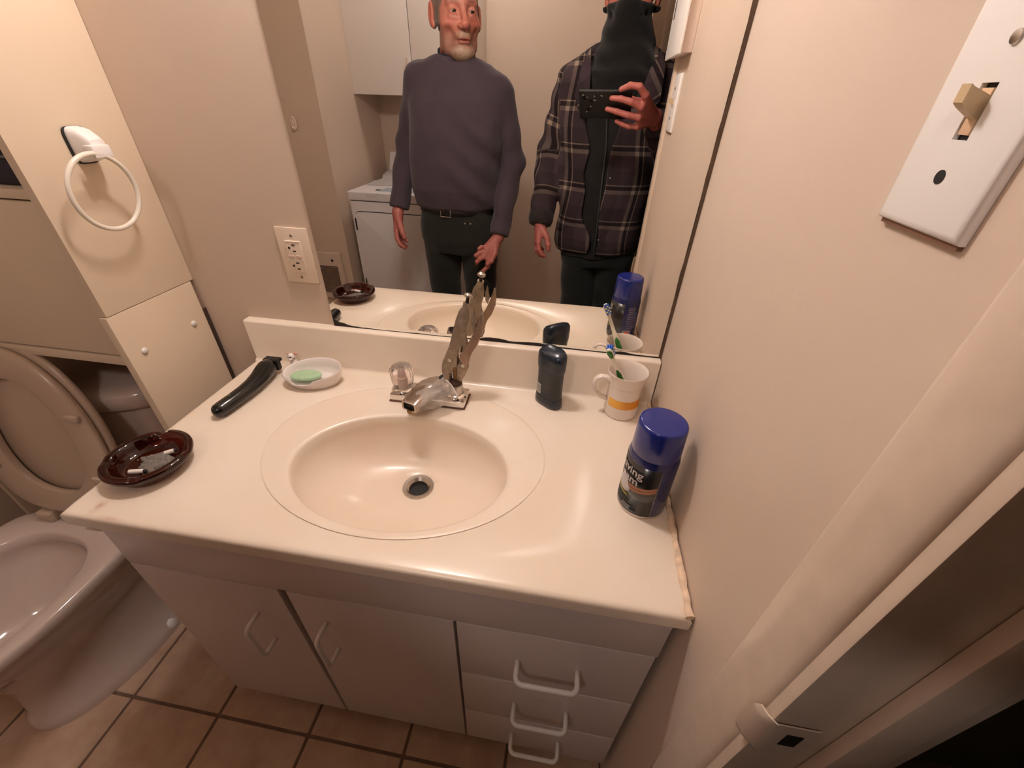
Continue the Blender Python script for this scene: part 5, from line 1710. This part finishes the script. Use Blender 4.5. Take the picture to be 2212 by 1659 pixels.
M_JEA = cloth_mat('black_denim', srgb(34, 36, 30), 0.9, 0.25)
tr1 = sdf_obj('trousers', trousers1, [((-0.90, -1.19, 0.03), (-0.50, -0.90, 1.0), 0.0075)], M_JEA, p1)
bl = G().loft([ring_pts(-0.708, -1.043, 0.160, 0.106, 0.936), ring_pts(-0.708, -1.043, 0.163, 0.109, 0.938), ring_pts(-0.708, -1.043, 0.163, 0.109, 0.966), ring_pts(-0.708, -1.043, 0.160, 0.106, 0.968)], False, False).done('belt', mat('belt_leather', srgb(22, 20, 18), 0.5), p1, angle=180)
BASE[bl.name] = base_of(p1)
G().tube([(-0.752, -0.9340, 0.934), (-0.752, -0.9340, 0.970), (-0.712, -0.9330, 0.970), (-0.712, -0.9330, 0.934)], 0.0022, 8, closed=True).done('buckle', M_STEEL, bl)
for x in (-0.655, -0.632):
    G().ball((x, -0.941, 0.912), 0.0042, 10).done('rivet', M_STEEL, p1)
for x in (-0.780, -0.608):
    def shoe(P, x=x):
        return smax(smin(s_ell(P, (x, -1.02, 0.045), (0.048, 0.135, 0.050)), s_ell(P, (x, -1.07, 0.07), (0.045, 0.065, 0.065)), 0.03), 0.002 - P[:, 2], 0.004)
    sdf_obj('shoe', shoe, [((x - 0.07, -1.2, -0.01), (x + 0.07, -0.85, 0.16), 0.009)], mat('shoe_leather', srgb(40, 32, 28), 0.5), p1)

# ---- second person: plaid jacket and black neck gaiter, holding the phone
p2 = thing('person', 'person in a plaid jacket and black neck gaiter holding a phone, seen in the mirror', 'person', (-0.10, -1.12, 0.0))
h2 = Head((-0.104, -1.105, 1.632), math.radians(-8), 1.0, beard=False)
vv = lambda r, u, f: tuple(ph(r, u, f))
P_W = vv(0.190, -0.082, -0.045)
P_F = [[vv(0.160, 0.020, 0.004), vv(0.142, 0.046, 0.006), vv(0.115, 0.050, 0.006), vv(0.090, 0.039, 0.006)],
       [vv(0.152, -0.010, 0.010), vv(0.122, 0.008, 0.014), vv(0.092, 0.014, 0.010), vv(0.064, 0.014, 0.007)],
       [vv(0.148, -0.042, 0.010), vv(0.115, -0.032, 0.015), vv(0.080, -0.024, 0.010), vv(0.052, -0.019, 0.007)],
       [vv(0.146, -0.074, 0.006), vv(0.122, -0.072, 0.010), vv(0.100, -0.066, 0.008), vv(0.082, -0.058, 0.006)]]
P_T = [vv(0.180, -0.055, -0.040), vv(0.150, -0.030, -0.038), vv(0.120, -0.018, -0.030), vv(0.095, -0.012, -0.024)]
Q_W = (-0.352, -1.005, 0.915)
Q_F = [[(-0.352, -0.968, 0.850), (-0.348, -0.958, 0.826), (-0.336, -0.956, 0.808), (-0.322, -0.960, 0.798)],
       [(-0.360, -0.985, 0.846), (-0.358, -0.978, 0.816), (-0.344, -0.975, 0.798), (-0.328, -0.975, 0.792)],
       [(-0.361, -1.003, 0.848), (-0.360, -1.000, 0.820), (-0.347, -0.998, 0.802), (-0.332, -0.996, 0.796)],
       [(-0.358, -1.020, 0.854), (-0.357, -1.018, 0.832), (-0.347, -1.016, 0.816), (-0.335, -1.014, 0.809)]]
Q_T = [(-0.338, -0.990, 0.895), (-0.318, -0.972, 0.868), (-0.311, -0.962, 0.845), (-0.309, -0.956, 0.826)]
B1 = [(-0.272, -1.125, 1.385), (-0.338, -1.130, 1.150), (-0.353, -1.020, 0.925)]
B2 = [(0.058, -1.125, 1.385), (0.118, -1.060, 1.175), P_W]


def body2(P):
    d = h2.sdf(P)
    core = s_stack(P, [(0.85, -0.10, -1.12, 0.13, 0.08), (1.3, -0.105, -1.12, 0.15, 0.09), (1.44, -0.105, -1.12, 0.10, 0.06), (1.48, -0.105, -1.12, 0.06, 0.055)])
    d = smin(d, core, 0.02)
    for A in (B1, B2):
        d = smin(d, smin(s_cap(P, A[0], A[1], 0.036, 0.032), s_cap(P, A[1], A[2], 0.032, 0.023), 0.01), 0.01)
    d = smin(d, hand_sdf(P, P_W, P_F, P_T, 0.025), 0.008)
    return smin(d, hand_sdf(P, Q_W, Q_F, Q_T), 0.008)


def col2(V):
    c = h2.colour(V, srgb(190, 122, 104), srgb(160, 90, 80), srgb(120, 100, 90))
    hm = np.clip((1.42 - V[:, 2]) / 0.03, 0, 1)[:, None]
    return c * (1 - hm) + np.array(srgb(188, 108, 98)[:3]) * hm


sdf_obj('body', body2, [((-0.23, -1.24, 1.47), (0.03, -0.96, 1.77), 0.004), ((-0.17, -0.90, 1.21), (0.03, -0.70, 1.42), 0.0025), ((-0.39, -1.05, 0.77), (-0.29, -0.94, 0.95), 0.0025), ((-0.42, -1.26, 0.83), (0.20, -0.83, 1.50), 0.010)], M_SKIN, p2, colf=col2)
add_eyes(h2, p2, (0, -0.1), mat('iris_grey', srgb(48, 44, 40), 0.1))


def gaiter(P):
    Q = h2.loc(P)
    d = h2.sdf(P, 0.0075)
    d = smin(d, s_ell(Q, (0, 0.070, -0.045), (0.040, 0.045, 0.055)), 0.03)
    d = smax(d, Q[:, 2] + 0.035 - 0.012 * np.exp(-(Q[:, 0] / 0.03) ** 2), 0.005)
    neck = s_stack(P, [(1.30, -0.130, -1.055, 0.060, 0.075), (1.36, -0.118, -1.060, 0.095, 0.086), (1.42, -0.108, -1.075, 0.118, 0.098), (1.47, -0.104, -1.095, 0.108, 0.092), (1.52, -0.104, -1.10, 0.088, 0.084), (1.56, -0.104, -1.10, 0.074, 0.078)])
    neck = neck + 0.004 * np.sin(P[:, 2] * 95 + P[:, 0] * 30 + 2.5 * np.sin(P[:, 0] * 25))
    return smin(d, neck, 0.02)


M_GAI = cloth_mat('black_knit', srgb(26, 26, 25), 0.95, 0.15)
sdf_obj('neck_gaiter', gaiter, [((-0.25, -1.24, 1.28), (0.04, -0.93, 1.62), 0.005)], M_GAI, p2)
def cap2(P):
    Q = h2.loc(P)
    d = h2.sdf(P, 0.010)
    return smax(smax(d, -(Q[:, 2] - 0.045 + 0.9 * np.maximum(-Q[:, 1] - 0.0, 0)), 0.006), -(Q[:, 2] + 0.06), 0.004)
sdf_obj('knit_cap', cap2, [((-0.24, -1.25, 1.54), (0.03, -0.96, 1.78), 0.006)], M_GAI, p2)

GZ = [0.79, 0.83, 0.90, 1.02, 1.13, 1.22, 1.27, 1.33, 1.39, 1.45, 1.52]
GL = [-0.142, -0.142, -0.160, -0.196, -0.186, -0.200, -0.203, -0.212, -0.228, -0.238, -0.215]
GR = [-0.112, -0.113, -0.115, -0.117, -0.110, -0.104, -0.096, -0.068, -0.040, -0.018, 0.0]


def jacket_parts(P):
    t = s_stack(P, [(0.800, -0.110, -1.12, 0.172, 0.118), (0.835, -0.110, -1.12, 0.180, 0.128), (0.95, -0.110, -1.12, 0.180, 0.130), (1.10, -0.108, -1.12, 0.182, 0.132), (1.25, -0.107, -1.12, 0.190, 0.130), (1.36, -0.107, -1.12, 0.205, 0.122), (1.42, -0.107, -1.12, 0.195, 0.108), (1.455, -0.107, -1.12, 0.165, 0.098), (1.485, -0.107, -1.12, 0.128, 0.090), (1.505, -0.107, -1.12, 0.100, 0.085)], 2.5)
    arms = []
    for A in (B1, B2):
        a = smin(s_cap(P, A[0], A[1], 0.064, 0.055), s_cap(P, A[1], A[2], 0.056, 0.046), 0.02)
        arms.append(a + wob(P, 0.0035, 25, 20, 70, A[0][0] * 9))
    return t, arms


def jacket(P):
    t, arms = jacket_parts(P)
    t = t + wob(P, 0.003, 34, 10, 30) + wob(P, 0.002, -50, 0, 24, 2)
    gl, gr = np.interp(P[:, 2], GZ, GL), np.interp(P[:, 2], GZ, GR)
    gl = gl + 0.010 * np.sin(P[:, 2] * 38); gr = gr + 0.004 * np.sin(P[:, 2] * 31)
    gap = np.maximum(np.maximum(gl - P[:, 0], P[:, 0] - gr), -1.055 - P[:, 1])
    t = smax(t, -gap, 0.008)
    inner = s_stack(P, [(0.75, -0.107, -1.12, 0.155, 0.104), (1.36, -0.107, -1.12, 0.165, 0.100), (1.46, -0.107, -1.12, 0.10, 0.08), (1.55, -0.107, -1.12, 0.085, 0.085)], 2.5)
    d = smin(t, arms[0], 0.035); d = smin(d, arms[1], 0.035)
    for A in (B1, B2):
        a, b = np.array(A[1], np.float32), np.array(A[2], np.float32)
        n = (b - a) / np.linalg.norm(b - a); bb = b + n * (0.012 if A is B1 else -0.035)
        near = np.linalg.norm(P - bb, axis=1) < 0.10
        d = np.where(near, np.maximum(d, (P - bb) @ n), d)
    return d


def jacket_attr(V):
    P = V.astype(np.float32)
    t, arms = jacket_parts(P)
    pu, pv = P[:, 0] + 0.0 * P[:, 2], P[:, 2].copy()
    pu = pu + 0.010 * np.sin(P[:, 2] * 16)
    for A, d in ((B1, arms[0]), (B2, arms[1])):
        m = d < t - 0.004
        a, b, c = (np.array(x, np.float32) for x in A)
        L1 = np.linalg.norm(b - a)
        n1, n2 = (b - a) / L1, (c - b) / np.linalg.norm(c - b)
        t1 = np.clip((P - a) @ n1, -0.1, L1); t2 = (P - b) @ n2
        al = np.where(t2 > 0, L1 + t2, t1)
        ang = np.where(t2 > 0, np.arctan2((P - b)[:, 0], (P - b)[:, 1]), np.arctan2((P - a)[:, 0], (P - a)[:, 1]))
        pv = np.where(m, -al + 1.447, pv); pu = np.where(m, ang * 0.055 + 0.045, pu)
    return {'pu': pu, 'pv': pv}


def plaid():
    k = NT('plaid_flannel')
    at = lambda n_: [setattr(x, 'attribute_name', n_) or x for x in [k.n('ShaderNodeAttribute')]][0].outputs['Fac']
    def stripes(v, off, p=0.131):
        fr = k.math('FRACT', k.math('DIVIDE', k.math('ADD', v, off + 13.1), p))
        def band(a, b):
            return k.math('MULTIPLY', k.math('GREATER_THAN', fr, a), k.math('LESS_THAN', fr, b))
        wide, thin = band(0.0, 0.11), band(0.215, 0.25)
        dark = band(0.11, 0.215)
        blk = band(0.25, 0.62)
        return wide, thin, dark, blk
    wu, tu, du_, bu = stripes(at('pu'), 0.020)
    wv, tv, dv_, bv = stripes(at('pv'), 0.004)
    base = srgb(74, 62, 68)
    c = k.mix(k.math('MULTIPLY', bu, 0.55), base, srgb(48, 40, 42))
    c = k.mix(k.math('MULTIPLY', bv, 0.55), c, srgb(48, 40, 42))
    c = k.mix(k.math('MULTIPLY', k.math('MAXIMUM', du_, dv_), 0.8), c, srgb(26, 22, 24))
    c = k.mix(k.math('MULTIPLY', wv, 0.34), c, srgb(138, 122, 112))
    c = k.mix(k.math('MULTIPLY', wu, 0.34), c, srgb(138, 122, 112))
    c = k.mix(k.math('MULTIPLY', tv, 0.45), c, srgb(146, 126, 110))
    c = k.mix(k.math('MULTIPLY', tu, 0.45), c, srgb(146, 126, 110))
    cross = k.math('MULTIPLY', k.math('MAXIMUM', wu, tu), k.math('MAXIMUM', wv, tv))
    c = k.mix(k.math('MULTIPLY', cross, 0.5), c, srgb(190, 172, 150))
    k.base(k.mix(k.math('MULTIPLY', k.ramp(k.noise(60, 4), 0.3, 0.7), 0.25), c, srgb(40, 34, 36)))
    k.b.inputs['Roughness'].default_value = 0.95
    k.b.inputs['Specular IOR Level'].default_value = 0.15
    k.bump(k.noise(700, 2), 0.3, 0.0015)
    return k.m


M_PLAID = plaid()
jk = sdf_obj('jacket', jacket, [((-0.44, -1.27, 0.77), (0.21, -0.83, 1.53), 0.0058)], M_PLAID, p2, attr=jacket_attr)
BASE[jk.name] = base_of(p2)
# turned collar flaps of the jacket
for pts in ([(-0.222, -1.035, 1.485), (-0.245, -1.000, 1.440), (-0.262, -0.992, 1.350), (-0.232, -0.978, 1.290), (-0.208, -0.985, 1.330), (-0.214, -1.0, 1.42)],
            [(0.012, -1.045, 1.485), (0.028, -1.005, 1.440), (0.030, -0.994, 1.345), (-0.012, -0.978, 1.300), (-0.042, -0.982, 1.350), (-0.020, -1.0, 1.43)]):
    g = G(); fr = [g.bm.verts.new(p) for p in pts]; bk = [g.bm.verts.new((p[0], p[1] - 0.008, p[2])) for p in pts]
    g.bm.faces.new(fr); g.bm.faces.new(bk[::-1])
    for i in range(len(pts)):
        j = (i + 1) % len(pts); g.bm.faces.new((fr[i], fr[j], bk[j], bk[i]))
    bmesh.ops.triangulate(g.bm, faces=g.bm.faces[:])
    bmesh.ops.subdivide_edges(g.bm, edges=g.bm.edges[:], cuts=3, use_grid_fill=True)
    bmesh.ops.recalc_face_normals(g.bm, faces=g.bm.faces[:])
    me = bpy.data.meshes.new('collar'); g.bm.to_mesh(me); g.bm.free()
    co = np.array([v.co[:] for v in me.vertices])
    a1 = me.attributes.new('pu', 'FLOAT', 'POINT'); a1.data.foreach_set('value', (co[:, 0] * 0.75 + co[:, 2] * 0.55).astype(np.float32))
    a2 = me.attributes.new('pv', 'FLOAT', 'POINT'); a2.data.foreach_set('value', (co[:, 2] * 0.8 - co[:, 0] * 0.6).astype(np.float32))
    link_mesh('collar', me, M_PLAID, p2, True, 40)


def hoodie(P):
    d = s_stack(P, [(0.78, -0.110, -1.12, 0.150, 0.110), (1.0, -0.110, -1.12, 0.155, 0.116), (1.25, -0.110, -1.12, 0.160, 0.117), (1.36, -0.110, -1.115, 0.155, 0.114), (1.43, -0.110, -1.11, 0.110, 0.100), (1.47, -0.107, -1.105, 0.095, 0.09)], 2.5)
    return d + wob(P, 0.002, 50, 0, 30)


hd = sdf_obj('hoodie', hoodie, [((-0.29, -1.25, 0.76), (0.07, -0.98, 1.49), 0.009)], cloth_mat('dark_fleece', srgb(34, 33, 33), 0.95, 0.2), p2)
BASE[hd.name] = base_of(p2)
zp = [(-0.118, -1.0000, 0.80), (-0.122, -0.9990, 0.95), (-0.126, -0.9985, 1.10), (-0.128, -0.9985, 1.20), (-0.140, -1.0000, 1.30)]
G().tube(zp, 0.0035, 6).done('zipper', mat('zip_metal', srgb(70, 76, 74), 0.4, metal=0.6), hd)
for x, z in ((-0.108, 1.005), (-0.1135, 0.870), (-0.102, 1.10)):
    G().ball((x + 0.004, -0.9905, z), 0.0040, 10, (1, .6, 1)).done('snap_button', mat('snap_metal', srgb(170, 166, 156), 0.3, metal=0.7), p2)
# knitted cuff of the left sleeve
ca, cb = Vector(B1[1]), Vector(B1[2]); cn = (cb - ca).normalized()
G().tube([cb - cn * 0.040, cb - cn * 0.032, cb - cn * 0.005, cb + cn * 0.016, cb + cn * 0.020], [0.0475, 0.0505, 0.0510, 0.0455, 0.036], 24).done('cuff', cloth_mat('dark_cuff', srgb(46, 40, 40), 0.95, 0.2), p2, angle=180)


def trousers2(P):
    d = s_stack(P, [(0.74, -0.10, -1.12, 0.150, 0.100), (0.84, -0.105, -1.12, 0.158, 0.112), (0.95, -0.107, -1.12, 0.150, 0.105)], 2.4)
    for x0, x1 in ((-0.175, -0.165), (-0.030, -0.020)):
        d = smin(d, smin(s_cap(P, (x0, -1.12, 0.80), (x1, -1.105, 0.48), 0.085, 0.070), s_cap(P, (x1, -1.105, 0.48), (x1, -1.14, 0.07), 0.070, 0.060), 0.03), 0.012)
    return d + wob(P, 0.002, 20, 14, 48)


sdf_obj('trousers', trousers2, [((-0.28, -1.26, 0.03), (0.08, -0.98, 0.96), 0.009)], cloth_mat('dark_workwear', srgb(28, 34, 32), 0.9, 0.2), p2)
for x in (-0.165, -0.02):
    def shoe(P, x=x):
        return smax(smin(s_ell(P, (x, -1.09, 0.048), (0.050, 0.140, 0.052)), s_ell(P, (x, -1.14, 0.08), (0.05, 0.07, 0.075)), 0.03), 0.002 - P[:, 2], 0.004)
    sdf_obj('shoe', shoe, [((x - 0.07, -1.28, -0.01), (x + 0.07, -0.92, 0.18), 0.01)], mat('boot_leather', srgb(30, 26, 24), 0.5), p2)
